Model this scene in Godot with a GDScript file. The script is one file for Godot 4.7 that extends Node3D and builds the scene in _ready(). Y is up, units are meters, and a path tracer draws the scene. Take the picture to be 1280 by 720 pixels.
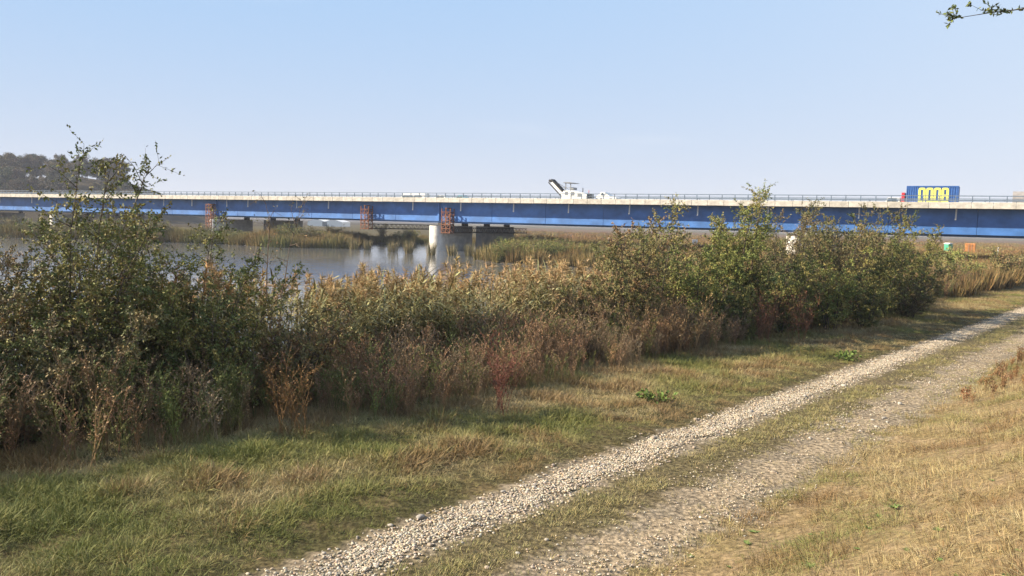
extends Node3D
# A gravel track on a river dike, reeds and shrubs on the bank, and a blue road bridge across the water.
# Metres, y up; the water lies at y = 0; the camera looks along -z.

const BOTTOM_OF_WEB := 4.32
const PATH_Y := 0.9
var rng := RandomNumberGenerator.new()
var lumps := FastNoiseLite.new()
var patch := FastNoiseLite.new()
var M := {}
var taken := {}
var shore := PackedVector2Array([Vector2(-150, -10), Vector2(-50, 0), Vector2(-20, 9), Vector2(-12.5, 16.5), Vector2(-6.5, 23.5), Vector2(-0.5, 31), Vector2(4.5, 40), Vector2(8, 54), Vector2(10, 70), Vector2(8.5, 84), Vector2(-2.5, 89), Vector2(-5, 97), Vector2(-2, 108), Vector2(0, 120), Vector2(-2, 140), Vector2(-2, 162), Vector2(-16, 163), Vector2(-25, 152), Vector2(-27, 136), Vector2(-22.5, 121), Vector2(-34, 118), Vector2(-41, 124), Vector2(-52, 128), Vector2(-73, 131), Vector2(-150, 136)])

class MB:
	var v := PackedVector3Array()
	var n := PackedVector3Array()
	var c := PackedColorArray()
	var ix := PackedInt32Array()
	func quad(a: Vector3, b: Vector3, d: Vector3, e: Vector3, col := Color.WHITE) -> void:
		var nn := (e - a).cross(b - a)
		if nn.length_squared() < 1e-14:
			nn = (e - d).cross(b - d) * -1.0
		nn = nn.normalized()
		var k := v.size()
		v.append(a); v.append(b); v.append(d); v.append(e)
		for q in 4:
			n.append(nn); c.append(col)
		ix.append(k); ix.append(k + 1); ix.append(k + 2); ix.append(k); ix.append(k + 2); ix.append(k + 3)
	func tri(a: Vector3, b: Vector3, d: Vector3, col := Color.WHITE) -> void:
		var nn := (d - a).cross(b - a).normalized()
		var k := v.size()
		v.append(a); v.append(b); v.append(d)
		for q in 3:
			n.append(nn); c.append(col); ix.append(k + q)
	func vert(p: Vector3, nn: Vector3, col: Color) -> void:
		v.append(p); n.append(nn); c.append(col)
	func box(ctr: Vector3, size: Vector3, b := Basis.IDENTITY, col := Color.WHITE, bev := 0.0) -> void:
		# a box whose edges are chamfered by bev
		var h := size * 0.5
		for ax in 3:
			for s: float in [-1.0, 1.0]:
				var u := (ax + 1) % 3
				var w := (ax + 2) % 3
				var pts: Array[Vector3] = []
				for k: Array in [[-1, -1], [1, -1], [1, 1], [-1, 1]]:
					var p := Vector3.ZERO
					p[ax] = s * h[ax]
					p[u] = float(k[0]) * (h[u] - bev)
					p[w] = float(k[1]) * (h[w] - bev)
					pts.append(ctr + b * p)
				if s > 0: quad(pts[3], pts[2], pts[1], pts[0], col)
				else: quad(pts[0], pts[1], pts[2], pts[3], col)
		if bev > 0.0:
			for ax in 3:
				var u := (ax + 1) % 3
				var w := (ax + 2) % 3
				for su: float in [-1.0, 1.0]:
					for sw: float in [-1.0, 1.0]:
						var q: Array[Vector3] = []
						for k: Array in [[-1, 0], [1, 0], [1, 1], [-1, 1]]:
							var p := Vector3.ZERO
							p[ax] = float(k[0]) * (h[ax] - bev)
							p[u] = su * (h[u] - (bev if k[1] == 1 else 0.0))
							p[w] = sw * (h[w] - (0.0 if k[1] == 1 else bev))
							q.append(ctr + b * p)
						if su * sw > 0: quad(q[0], q[1], q[2], q[3], col)
						else: quad(q[3], q[2], q[1], q[0], col)
	func tube(a: Vector3, b: Vector3, r0: float, r1: float, sides := 5, col := Color.WHITE, caps := false) -> void:
		var d := (b - a).normalized()
		var x := d.cross(Vector3.UP if absf(d.y) < 0.9 else Vector3.RIGHT).normalized()
		var y := d.cross(x)
		var k := v.size()
		for i in sides:
			var t := TAU * i / sides
			var o := x * cos(t) + y * sin(t)
			vert(a + o * r0, o, col); vert(b + o * r1, o, col)
		for i in sides:
			var i0 := k + 2 * i
			var i1 := k + 2 * ((i + 1) % sides)
			ix.append(i0); ix.append(i0 + 1); ix.append(i1 + 1); ix.append(i0); ix.append(i1 + 1); ix.append(i1)
		if caps:
			for i in sides:
				var t := TAU * i / sides
				var t2 := TAU * (i + 1) / sides
				var o := x * cos(t) + y * sin(t)
				var o2 := x * cos(t2) + y * sin(t2)
				tri(a, a + o * r0, a + o2 * r0, col)
				tri(b, b + o2 * r1, b + o * r1, col)
	func ribbon(p: Vector3, dir: Vector3, side: Vector3, length: float, width: float, droop: float, col: Color, segs := 2, tip := Color(-1, 0, 0)) -> void:
		# a tapering blade that starts along dir and droops
		var a := p
		var d := dir
		var wa := side * width * 0.5
		for s in segs:
			var t := float(s + 1) / segs
			d = (d + Vector3(0, -droop / segs, 0)).normalized()
			var b := a + d * length / segs
			var wb := side * width * 0.5 * (1.0 - t * t)
			var cc := col if tip.r < 0.0 else col.lerp(tip, t)
			if s == segs - 1: tri(a - wa, b, a + wa, cc)
			else: quad(a - wa, b - wb, b + wb, a + wa, cc)
			a = b
			wa = wb
	func leaf(p: Vector3, d: Vector3, side: Vector3, l: float, w: float, col: Color) -> void:
		quad(p, p + d * l * 0.45 - side * w * 0.5, p + d * l, p + d * l * 0.45 + side * w * 0.5, col)
	func prism(poly: PackedVector2Array, z0: float, z1: float, col := Color.WHITE) -> void:
		# poly in x, y (counter-clockwise), from z0 to z1
		var t := Geometry2D.triangulate_polygon(poly)
		for i in range(0, t.size(), 3):
			var a := poly[t[i]]; var b := poly[t[i + 1]]; var e := poly[t[i + 2]]
			if (b - a).cross(e - a) < 0:
				var q := b; b = e; e = q
			tri(Vector3(a.x, a.y, z1), Vector3(e.x, e.y, z1), Vector3(b.x, b.y, z1), col)
			tri(Vector3(a.x, a.y, z0), Vector3(b.x, b.y, z0), Vector3(e.x, e.y, z0), col)
		for i in poly.size():
			var a := poly[i]; var b := poly[(i + 1) % poly.size()]
			quad(Vector3(a.x, a.y, z1), Vector3(b.x, b.y, z1), Vector3(b.x, b.y, z0), Vector3(a.x, a.y, z0), col)
	func mesh() -> ArrayMesh:
		var m := ArrayMesh.new()
		var arr := []
		arr.resize(Mesh.ARRAY_MAX)
		arr[Mesh.ARRAY_VERTEX] = v; arr[Mesh.ARRAY_NORMAL] = n; arr[Mesh.ARRAY_COLOR] = c; arr[Mesh.ARRAY_INDEX] = ix
		m.add_surface_from_arrays(Mesh.PRIMITIVE_TRIANGLES, arr)
		return m

# ---------------------------------------------------------------- helpers
func numbered(called: String) -> String:
	var k: int = taken.get(called, 0)
	taken[called] = k + 1
	return called if k == 0 else "%s_%03d" % [called, k]

func tag(o: Node, label: String, category := "", group := "", kind := "") -> void:
	if label: o.set_meta("label", label)
	if category: o.set_meta("category", category)
	if group: o.set_meta("group", group)
	if kind: o.set_meta("kind", kind)

func thing(called: String, label: String, category: String, at := Vector3.ZERO, turn := 0.0, group := "") -> Node3D:
	var o := Node3D.new()
	o.name = numbered(called)
	add_child(o)
	o.position = at
	o.rotation.y = turn
	tag(o, label, category, group)
	return o

func obj(called: String, m: Mesh, mat: Material, parent: Node = null) -> MeshInstance3D:
	var o := MeshInstance3D.new()
	o.mesh = m
	o.material_override = mat
	if parent:
		o.name = called
		parent.add_child(o, true)
	else:
		o.name = numbered(called)
		add_child(o)
	return o

func scatter(called: String, m: Mesh, mat: Material, xf: Array, cols: PackedColorArray, parent: Node) -> MultiMeshInstance3D:
	var mm := MultiMesh.new()
	mm.transform_format = MultiMesh.TRANSFORM_3D
	mm.use_colors = true
	mm.mesh = m
	mm.instance_count = xf.size()
	for i in xf.size():
		mm.set_instance_transform(i, xf[i])
		mm.set_instance_color(i, cols[i])
	var o := MultiMeshInstance3D.new()
	o.multimesh = mm
	o.material_override = mat
	o.name = called if parent else numbered(called)
	o.set_meta("kind", "stuff")
	(parent if parent else self).add_child(o, true)
	return o

func mass(called: String, label: String, category: String, meshes: Array, mat: Material, places: Array) -> Node3D:
	# uncountable growth: places = [[transform, colour], ...] dealt out over the mesh variants
	var root := thing(called, label, category)
	root.set_meta("kind", "stuff")
	for k in meshes.size():
		var xf := []
		var cols := PackedColorArray()
		for i in range(k, places.size(), meshes.size()):
			xf.append(places[i][0])
			cols.append(places[i][1])
		if xf.size() > 0:
			scatter(called + "_growth", meshes[k], mat, xf, cols, root)
	return root

func rr(a: float, b: float) -> float: return rng.randf_range(a, b)
func rdir() -> Vector3:
	var z := rr(-1, 1)
	var t := rr(0, TAU)
	var q := sqrt(1.0 - z * z)
	return Vector3(q * cos(t), z, q * sin(t))
func vary(col: Color, amount: float) -> Color:
	var k := 1.0 + rr(-amount, amount)
	return Color(col.r * k * (1.0 + rr(-amount, amount) * 0.4), col.g * k, col.b * k * (1.0 + rr(-amount, amount) * 0.4))

# track coordinates: u runs along the track, v across it (0 = its edge on the water side, plus = towards the dike)
func uv_of(x: float, d: float) -> Vector2:
	return Vector2(0.64 * (x + 2.2) + 0.768 * (d - 7.8), 0.768 * (x + 2.2) - 0.64 * (d - 7.8))
func xd_of(u: float, v: float) -> Vector2:
	return Vector2(-2.2 + 0.64 * u + 0.768 * v, 7.8 + 0.768 * u - 0.64 * v)

func shore_dist(x: float, d: float) -> float:
	# plus on land, minus in the water
	var p := Vector2(x, d)
	var best := 1e9
	var inside := false
	var k := shore.size() - 1
	for i in shore.size():
		var a := shore[i]
		var b := shore[k]
		var ab := b - a
		var t := clampf((p - a).dot(ab) / ab.length_squared(), 0.0, 1.0)
		best = minf(best, (a + ab * t - p).length_squared())
		if (a.y > d) != (b.y > d) and x < (b.x - a.x) * (d - a.y) / (b.y - a.y) + a.x:
			inside = not inside
		k = i
	best = sqrt(best)
	return -best if inside else best

func ground_y(x: float, d: float) -> float:
	var q := uv_of(x, d)
	var v := q.y
	var y := PATH_Y
	if v > 2.7:
		var t := clampf((v - 2.7) / 5.6, 0.0, 1.0)
		y += 2.3 * t * (0.45 + 0.55 * t * (2.0 - t)) if v < 8.3 else 2.3
	elif v < -4.0:
		y -= 0.4 * clampf((-4.0 - v) / 8.0, 0.0, 1.0)
	var near := clampf(1.0 - d / 90.0, 0.15, 1.0)
	if v < -0.15 or v > 2.9:
		y += lumps.get_noise_2d(x * 9.0, d * 9.0) * 0.10 * near + lumps.get_noise_2d(x * 40.0, d * 40.0) * 0.03 * near
	else:
		y += lumps.get_noise_2d(x * 30.0, d * 30.0) * 0.025 * near
	if x < 20.0 and d < 190.0 and v < -5.0:
		var s := shore_dist(x, d) + lumps.get_noise_2d(x * 14.0, d * 14.0) * 0.9
		if s < 5.0:
			var t := clampf(s / 5.0, -1.0, 1.0)
			y = t * y if t > 0.0 else t * 2.0
	if x < -120.0 and d > 200.0:
		var e := clampf((-144.0 - x) / 40.0, 0.0, 1.0)
		y += 19.0 * e * e * (3.0 - 2.0 * e) * exp(-pow((d - 385.0) / 75.0, 2.0)) * (1.0 + 0.12 * lumps.get_noise_2d(x * 1.5, d))
	return y

func on_ground(x: float, d: float, sink := 0.0) -> Vector3:
	return Vector3(x, ground_y(x, d) - sink, -d)

func flat(col: Color, rough := 0.8, metal := 0.0) -> StandardMaterial3D:
	var m := StandardMaterial3D.new()
	m.albedo_color = col.linear_to_srgb()
	m.roughness = rough
	m.metallic = metal
	return m

func grain(seed_: int, freq: float, lo: float, hi: float, size := 512, oct := 5) -> ImageTexture:
	var f := FastNoiseLite.new()
	f.seed = seed_
	f.frequency = freq
	f.fractal_octaves = oct
	var im := f.get_seamless_image(size, size)
	im.convert(Image.FORMAT_L8)
	var data := im.get_data()
	for i in data.size():
		data[i] = int(clampf(lerpf(lo, hi, data[i] / 255.0), 0.0, 1.0) * 255.0)
	return ImageTexture.create_from_image(Image.create_from_data(size, size, false, Image.FORMAT_L8, data))

func bumps(seed_: int, freq: float, strength: float, size := 512, oct := 4) -> ImageTexture:
	var f := FastNoiseLite.new()
	f.seed = seed_
	f.frequency = freq
	f.fractal_octaves = oct
	var im := f.get_seamless_image(size, size)
	im.convert(Image.FORMAT_RGBA8)
	im.bump_map_to_normal_map(strength)
	return ImageTexture.create_from_image(im)

func weathered(col: Color, rough: float, tex: Texture2D, scale_: float, bump: Texture2D = null) -> StandardMaterial3D:
	var m := flat(col, rough)
	m.albedo_texture = tex
	m.uv1_triplanar = true
	m.uv1_world_triplanar = true
	m.uv1_scale = Vector3.ONE * scale_
	if bump:
		m.normal_enabled = true
		m.normal_texture = bump
		m.normal_scale = 0.6
	return m

func make_materials() -> void:
	var g_fine := grain(11, 0.02, 0.45, 1.0)
	var g_soft := grain(12, 0.008, 0.72, 1.0)
	var b_fine := bumps(13, 0.03, 6.0)
	var veg := StandardMaterial3D.new()
	veg.vertex_color_use_as_albedo = true
	veg.roughness = 0.7
	veg.metallic_specular = 0.35
	veg.backlight = Color(0.8, 0.8, 0.8)
	veg.cull_mode = BaseMaterial3D.CULL_DISABLED
	M.veg = veg
	var bark := StandardMaterial3D.new()
	bark.vertex_color_use_as_albedo = true
	bark.roughness = 0.9
	M.bark = bark
	var soil := StandardMaterial3D.new()
	soil.vertex_color_use_as_albedo = true
	soil.albedo_texture = g_fine
	soil.uv1_triplanar = true
	soil.uv1_world_triplanar = true
	soil.uv1_scale = Vector3.ONE * 0.9
	soil.roughness = 0.95
	soil.metallic_specular = 0.2
	soil.normal_enabled = true
	soil.normal_texture = b_fine
	soil.normal_scale = 1.0
	M.soil = soil
	var st := StandardMaterial3D.new()
	st.vertex_color_use_as_albedo = true
	st.roughness = 0.85
	M.stone = st
	var w := StandardMaterial3D.new()
	w.albedo_color = Color(0.125, 0.13, 0.135).linear_to_srgb()
	w.roughness = 0.07
	w.metallic_specular = 0.5
	w.normal_enabled = true
	w.normal_texture = bumps(21, 0.012, 3.0)
	w.normal_scale = 0.22
	w.uv1_triplanar = true
	w.uv1_world_triplanar = true
	w.uv1_scale = Vector3.ONE * 0.11
	M.water = w
	M.web = weathered(Color(0.075, 0.235, 0.64), 0.5, g_soft, 0.12)
	M.concrete = weathered(Color(0.72, 0.68, 0.60), 0.85, g_soft, 0.35, b_fine)
	M.concrete_b = weathered(Color(0.65, 0.61, 0.53), 0.85, g_soft, 0.35, b_fine)
	M.slab = weathered(Color(0.42, 0.39, 0.34), 0.9, g_soft, 0.2, b_fine)
	M.pier = weathered(Color(0.74, 0.71, 0.66), 0.85, grain(14, 0.01, 0.7, 1.0), 0.18, b_fine)
	M.asphalt = weathered(Color(0.06, 0.06, 0.062), 0.9, g_fine, 0.8)
	M.rail = weathered(Color(0.17, 0.23, 0.31), 0.5, g_soft, 0.6)
	M.pipe = flat(Color(0.72, 0.72, 0.70), 0.5)
	M.rust = weathered(Color(0.36, 0.13, 0.06), 0.8, g_fine, 0.9)
	M.plank = weathered(Color(0.30, 0.22, 0.14), 0.9, g_fine, 0.9)
	M.dark_steel = weathered(Color(0.06, 0.05, 0.045), 0.7, g_fine, 0.9)
	M.white_paint = flat(Color(0.78, 0.78, 0.75), 0.4)
	M.grey_paint = flat(Color(0.20, 0.21, 0.22), 0.5)
	M.black = flat(Color(0.02, 0.02, 0.022), 0.6)
	M.glass = flat(Color(0.02, 0.035, 0.04), 0.06)
	M.turquoise = flat(Color(0.10, 0.42, 0.48), 0.35)
	M.red = flat(Color(0.50, 0.03, 0.04), 0.4)
	M.box_blue = weathered(Color(0.035, 0.14, 0.45), 0.5, g_soft, 0.5)
	M.yellow = flat(Color(0.78, 0.75, 0.16), 0.5)
	M.tarp = weathered(Color(0.36, 0.34, 0.33), 0.7, g_soft, 0.5)
	M.orange = weathered(Color(0.62, 0.26, 0.07), 0.6, g_soft, 0.5)
	M.green = flat(Color(0.04, 0.30, 0.20), 0.5)
	M.tyre = flat(Color(0.025, 0.025, 0.025), 0.9)

# ---------------------------------------------------------------- sky, sun, camera
func make_sky() -> Sky:
	var w := 1024
	var h := 512
	var im := Image.create_empty(w, h, false, Image.FORMAT_RGBF)
	var wisps := FastNoiseLite.new()
	wisps.seed = 5
	wisps.frequency = 1.0
	wisps.fractal_octaves = 5
	var sun := Vector3(-0.866, 0.5, 0.0).normalized()
	for j in h:
		var el := (0.5 - (j + 0.5) / h) * PI
		var t := clampf(el / (PI / 2), 0.0, 1.0)
		var e1 := 1.0 - exp(-t * 8.0)
		var base := Color(0.735, 0.74, 0.79).lerp(Color(0.30, 0.56, 0.90), e1).lerp(Color(0.20, 0.38, 0.74), t * t * (3.0 - 2.0 * t))
		for i in w:
			var az := ((i + 0.5) / w) * TAU
			# u = 0.5 looks along -z
			var dir := Vector3(-sin(az), 0.0, cos(az)) * cos(el) + Vector3(0, sin(el), 0)
			var cs := dir.dot(sun)
			var glow := pow(clampf(cs * 0.5 + 0.5, 0.0, 1.0), 5.0)
			var c := base.lerp(Color(0.90, 0.92, 0.95), 1.0 * glow)
			if el > 0.06:
				var p := dir / maxf(dir.y, 0.08)
				var q := wisps.get_noise_2d(p.x * 0.35 + 2.0, p.z * 1.1)
				var cover := clampf((wisps.get_noise_2d(p.x * 0.12 - 7.0, p.z * 0.12 + 4.0) - 0.22) * 3.0, 0.0, 1.0)
				c = c.lerp(Color(0.86, 0.88, 0.93), clampf(q * 1.6, 0.0, 0.45) * cover * clampf((el - 0.06) * 12.0, 0.0, 1.0))
			var off := Vector2((atan2(dir.x, -dir.z) - 0.258) / 0.085, (el - 0.157) / 0.02)
			var veil := exp(-off.length_squared()) * clampf(0.3 + 2.2 * wisps.get_noise_2d(dir.x * 34.0 + el * 30.0, el * 150.0), 0.0, 1.0)
			c = c.lerp(Color(0.86, 0.88, 0.93), 0.6 * veil)
			if el < 0.0:
				c = base.lerp(Color(0.22, 0.20, 0.16), clampf(-el * 4.0, 0.0, 1.0))
			im.set_pixel(i, j, c)
	var m := PanoramaSkyMaterial.new()
	m.panorama = ImageTexture.create_from_image(im)
	m.energy_multiplier = 0.43
	var s := Sky.new()
	s.sky_material = m
	return s

func _ready() -> void:
	rng.seed = 20231
	lumps.seed = 3
	lumps.frequency = 0.05
	lumps.fractal_octaves = 3
	patch.seed = 8
	patch.frequency = 0.35
	patch.fractal_octaves = 4
	var cam := Camera3D.new()
	cam.name = "camera"
	cam.position = Vector3(0, 4.3, 0)
	cam.rotation_degrees = Vector3(-4.44, 0, 1.5)
	cam.fov = 38.05
	cam.near = 0.1
	cam.far = 9000.0
	add_child(cam)
	cam.current = true
	var env := Environment.new()
	env.background_mode = Environment.BG_SKY
	env.sky = make_sky()
	env.tonemap_mode = Environment.TONE_MAPPER_LINEAR
	env.tonemap_exposure = 2.5
	env.sdfgi_enabled = true
	env.ssao_enabled = true
	env.ssil_enabled = true
	env.fog_enabled = true
	env.fog_density = 0.0003
	env.fog_light_color = Color(0.80, 0.83, 0.90)
	var we := WorldEnvironment.new()
	we.name = "environment"
	we.environment = env
	add_child(we)
	var sun := DirectionalLight3D.new()
	sun.name = "sun"
	sun.light_color = Color(1.0, 0.93, 0.82)
	sun.light_energy = 1.6
	sun.light_angular_distance = 0.5
	sun.shadow_enabled = true
	add_child(sun)
	sun.look_at_from_position(Vector3.ZERO, -Vector3(-0.866, 0.5, 0.0), Vector3.UP)
	make_materials()
	build_ground()
	build_water()
	print("ground ", Time.get_ticks_msec())
	build_track()
	build_bridges()
	print("bridge ", Time.get_ticks_msec())
	build_scaffolds()
	build_traffic()
	build_far()
	print("far ", Time.get_ticks_msec())
	build_shrubs()
	print("shrubs ", Time.get_ticks_msec())
	build_reeds()
	build_weeds()
	build_grass()
	build_branch()
	print("done ", Time.get_ticks_msec())

# ---------------------------------------------------------------- ground, water, track
func axis(lo: float, hi: float, step: float, far_lo: float, far_hi: float) -> PackedFloat32Array:
	var a := PackedFloat32Array()
	var x := lo
	while x < hi:
		a.append(x)
		x += step
	var s := step
	while x < far_hi:
		a.append(x)
		s = minf(s * 1.045, 260.0)
		x += s
	a.append(far_hi)
	var b := PackedFloat32Array()
	s = step
	x = lo - s
	while x > far_lo:
		b.append(x)
		s = minf(s * 1.045, 260.0)
		x -= s
	b.append(far_lo)
	b.reverse()
	b.append_array(a)
	return b

func soil_color(x: float, d: float, y: float) -> Color:
	var q := uv_of(x, d)
	var v := q.y
	var k := patch.get_noise_2d(x, d) * 0.5 + 0.5
	var k2 := patch.get_noise_2d(x * 4.0 + 50.0, d * 4.0) * 0.5 + 0.5
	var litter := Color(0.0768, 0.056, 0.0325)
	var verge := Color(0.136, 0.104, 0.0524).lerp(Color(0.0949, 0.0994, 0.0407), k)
	var dust := Color(0.362, 0.285, 0.194).lerp(Color(0.416, 0.353, 0.262), k2)
	var straw := Color(0.362, 0.29, 0.14).lerp(Color(0.298, 0.213, 0.113), k)
	var c: Color
	var e := (k2 - 0.5) * 0.7 + (k - 0.5) * 0.5
	if v > 2.75 + e:
		c = straw.lerp(Color(0.38, 0.28, 0.163), clampf((k2 - 0.42) * 5.0, 0.0, 1.0))
	elif v > -0.1 + e * 0.4:
		c = dust
		if v > 0.75 + e * 0.5 and v < 1.65 + e:
			c = Color(0.244, 0.19, 0.113).lerp(Color(0.172, 0.149, 0.0723), k)
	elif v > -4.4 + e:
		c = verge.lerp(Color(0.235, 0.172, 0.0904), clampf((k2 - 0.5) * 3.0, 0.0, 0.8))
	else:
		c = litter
	if d > 60.0:
		var land := Color(0.145, 0.131, 0.0678).lerp(Color(0.181, 0.145, 0.0814), k)
		if x > 2.0 and d > 128.0 and d < 700.0: land = Color(0.244, 0.154, 0.0994).lerp(Color(0.208, 0.149, 0.0814), k)
		if x < -100.0 and d > 250.0: land = Color(0.0994, 0.0814, 0.0497)
		c = c.lerp(land, clampf((d - 60.0) / 25.0, 0.0, 1.0))
	if y < 0.14:
		c = c.lerp(Color(0.145, 0.127, 0.104), clampf((0.14 - y) / 0.1, 0.0, 1.0))
	return c

func build_ground() -> void:
	var xs := axis(-16.0, 24.0, 0.16, -2600.0, 2600.0)
	var ds := axis(2.0, 42.0, 0.16, -60.0, 4200.0)
	var mb := MB.new()
	var nx := xs.size()
	for j in ds.size():
		for i in nx:
			var y := ground_y(xs[i], ds[j])
			mb.v.append(Vector3(xs[i], y, -ds[j]))
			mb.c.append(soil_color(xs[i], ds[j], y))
	mb.n.resize(mb.v.size())
	for j in ds.size():
		for i in nx:
			var l := mb.v[j * nx + maxi(i - 1, 0)]
			var r := mb.v[j * nx + mini(i + 1, nx - 1)]
			var a := mb.v[maxi(j - 1, 0) * nx + i]
			var b := mb.v[mini(j + 1, ds.size() - 1) * nx + i]
			mb.n[j * nx + i] = (r - l).cross(b - a).normalized()
	for j in ds.size() - 1:
		for i in nx - 1:
			var k := j * nx + i
			mb.ix.append(k); mb.ix.append(k + nx); mb.ix.append(k + 1)
			mb.ix.append(k + 1); mb.ix.append(k + nx); mb.ix.append(k + nx + 1)
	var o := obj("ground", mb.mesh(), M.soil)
	tag(o, "earth of the river bank, dike slope and far plain", "ground", "", "structure")

func build_water() -> void:
	var mb := MB.new()
	var pts := shore.duplicate()
	# a little wider than the shoreline so that the bank dips through it
	var big := Geometry2D.offset_polygon(pts, 2.2)[0]
	var t := Geometry2D.triangulate_polygon(big)
	for p in big:
		mb.vert(Vector3(p.x, 0.0, -p.y), Vector3.UP, Color.WHITE)
	for i in range(0, t.size(), 3):
		var e1 := big[t[i + 1]] - big[t[i]]
		var e2 := big[t[i + 2]] - big[t[i]]
		var f := e1.cross(e2) > 0.0
		mb.ix.append(t[i]); mb.ix.append(t[i + 2] if f else t[i + 1]); mb.ix.append(t[i + 1] if f else t[i + 2])
	tag(obj("water", mb.mesh(), M.water), "grey blue still water of the river", "water", "", "structure")

func stone_mesh(seed_: int) -> ArrayMesh:
	# a river cobble: a subdivided icosahedron pressed and dented, about 1 m across before scaling
	var r2 := RandomNumberGenerator.new()
	r2.seed = seed_
	var g := (1.0 + sqrt(5.0)) / 2.0
	var p: Array[Vector3] = [Vector3(-1, g, 0), Vector3(1, g, 0), Vector3(-1, -g, 0), Vector3(1, -g, 0), Vector3(0, -1, g), Vector3(0, 1, g), Vector3(0, -1, -g), Vector3(0, 1, -g), Vector3(g, 0, -1), Vector3(g, 0, 1), Vector3(-g, 0, -1), Vector3(-g, 0, 1)]
	var f := [0, 11, 5, 0, 5, 1, 0, 1, 7, 0, 7, 10, 0, 10, 11, 1, 5, 9, 5, 11, 4, 11, 10, 2, 10, 7, 6, 7, 1, 8, 3, 9, 4, 3, 4, 2, 3, 2, 6, 3, 6, 8, 3, 8, 9, 4, 9, 5, 2, 4, 11, 6, 2, 10, 8, 6, 7, 9, 8, 1]
	var n := FastNoiseLite.new()
	n.seed = seed_
	n.frequency = 0.9
	var sq := Vector3(r2.randf_range(0.85, 1.25), r2.randf_range(0.5, 0.72), r2.randf_range(0.7, 0.95))
	var st := SurfaceTool.new()
	st.begin(Mesh.PRIMITIVE_TRIANGLES)
	st.set_smooth_group(0)
	var put := func(q: Vector3) -> void:
		var e := q.normalized()
		var w := e * (0.5 + 0.16 * n.get_noise_3dv(e)) * sq
		st.set_color(Color.WHITE)
		st.add_vertex(w)
	for i in range(0, f.size(), 3):
		var a := p[f[i]].normalized(); var b := p[f[i + 1]].normalized(); var c := p[f[i + 2]].normalized()
		var ab := (a + b).normalized(); var bc := (b + c).normalized(); var ca := (c + a).normalized()
		for tr: Array in [[a, ab, ca], [ab, b, bc], [ca, bc, c], [ab, bc, ca]]:
			put.call(tr[0]); put.call(tr[2]); put.call(tr[1])
	st.generate_normals()
	return st.commit()

func stone_tint() -> Color:
	var k := rng.randf()
	var c := Color(0.4, 0.342, 0.258)
	if k < 0.2: c = Color(0.495, 0.443, 0.353)
	elif k < 0.45: c = Color(0.285, 0.245, 0.19)
	elif k < 0.65: c = Color(0.381, 0.296, 0.198)
	return vary(c, 0.22)

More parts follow.
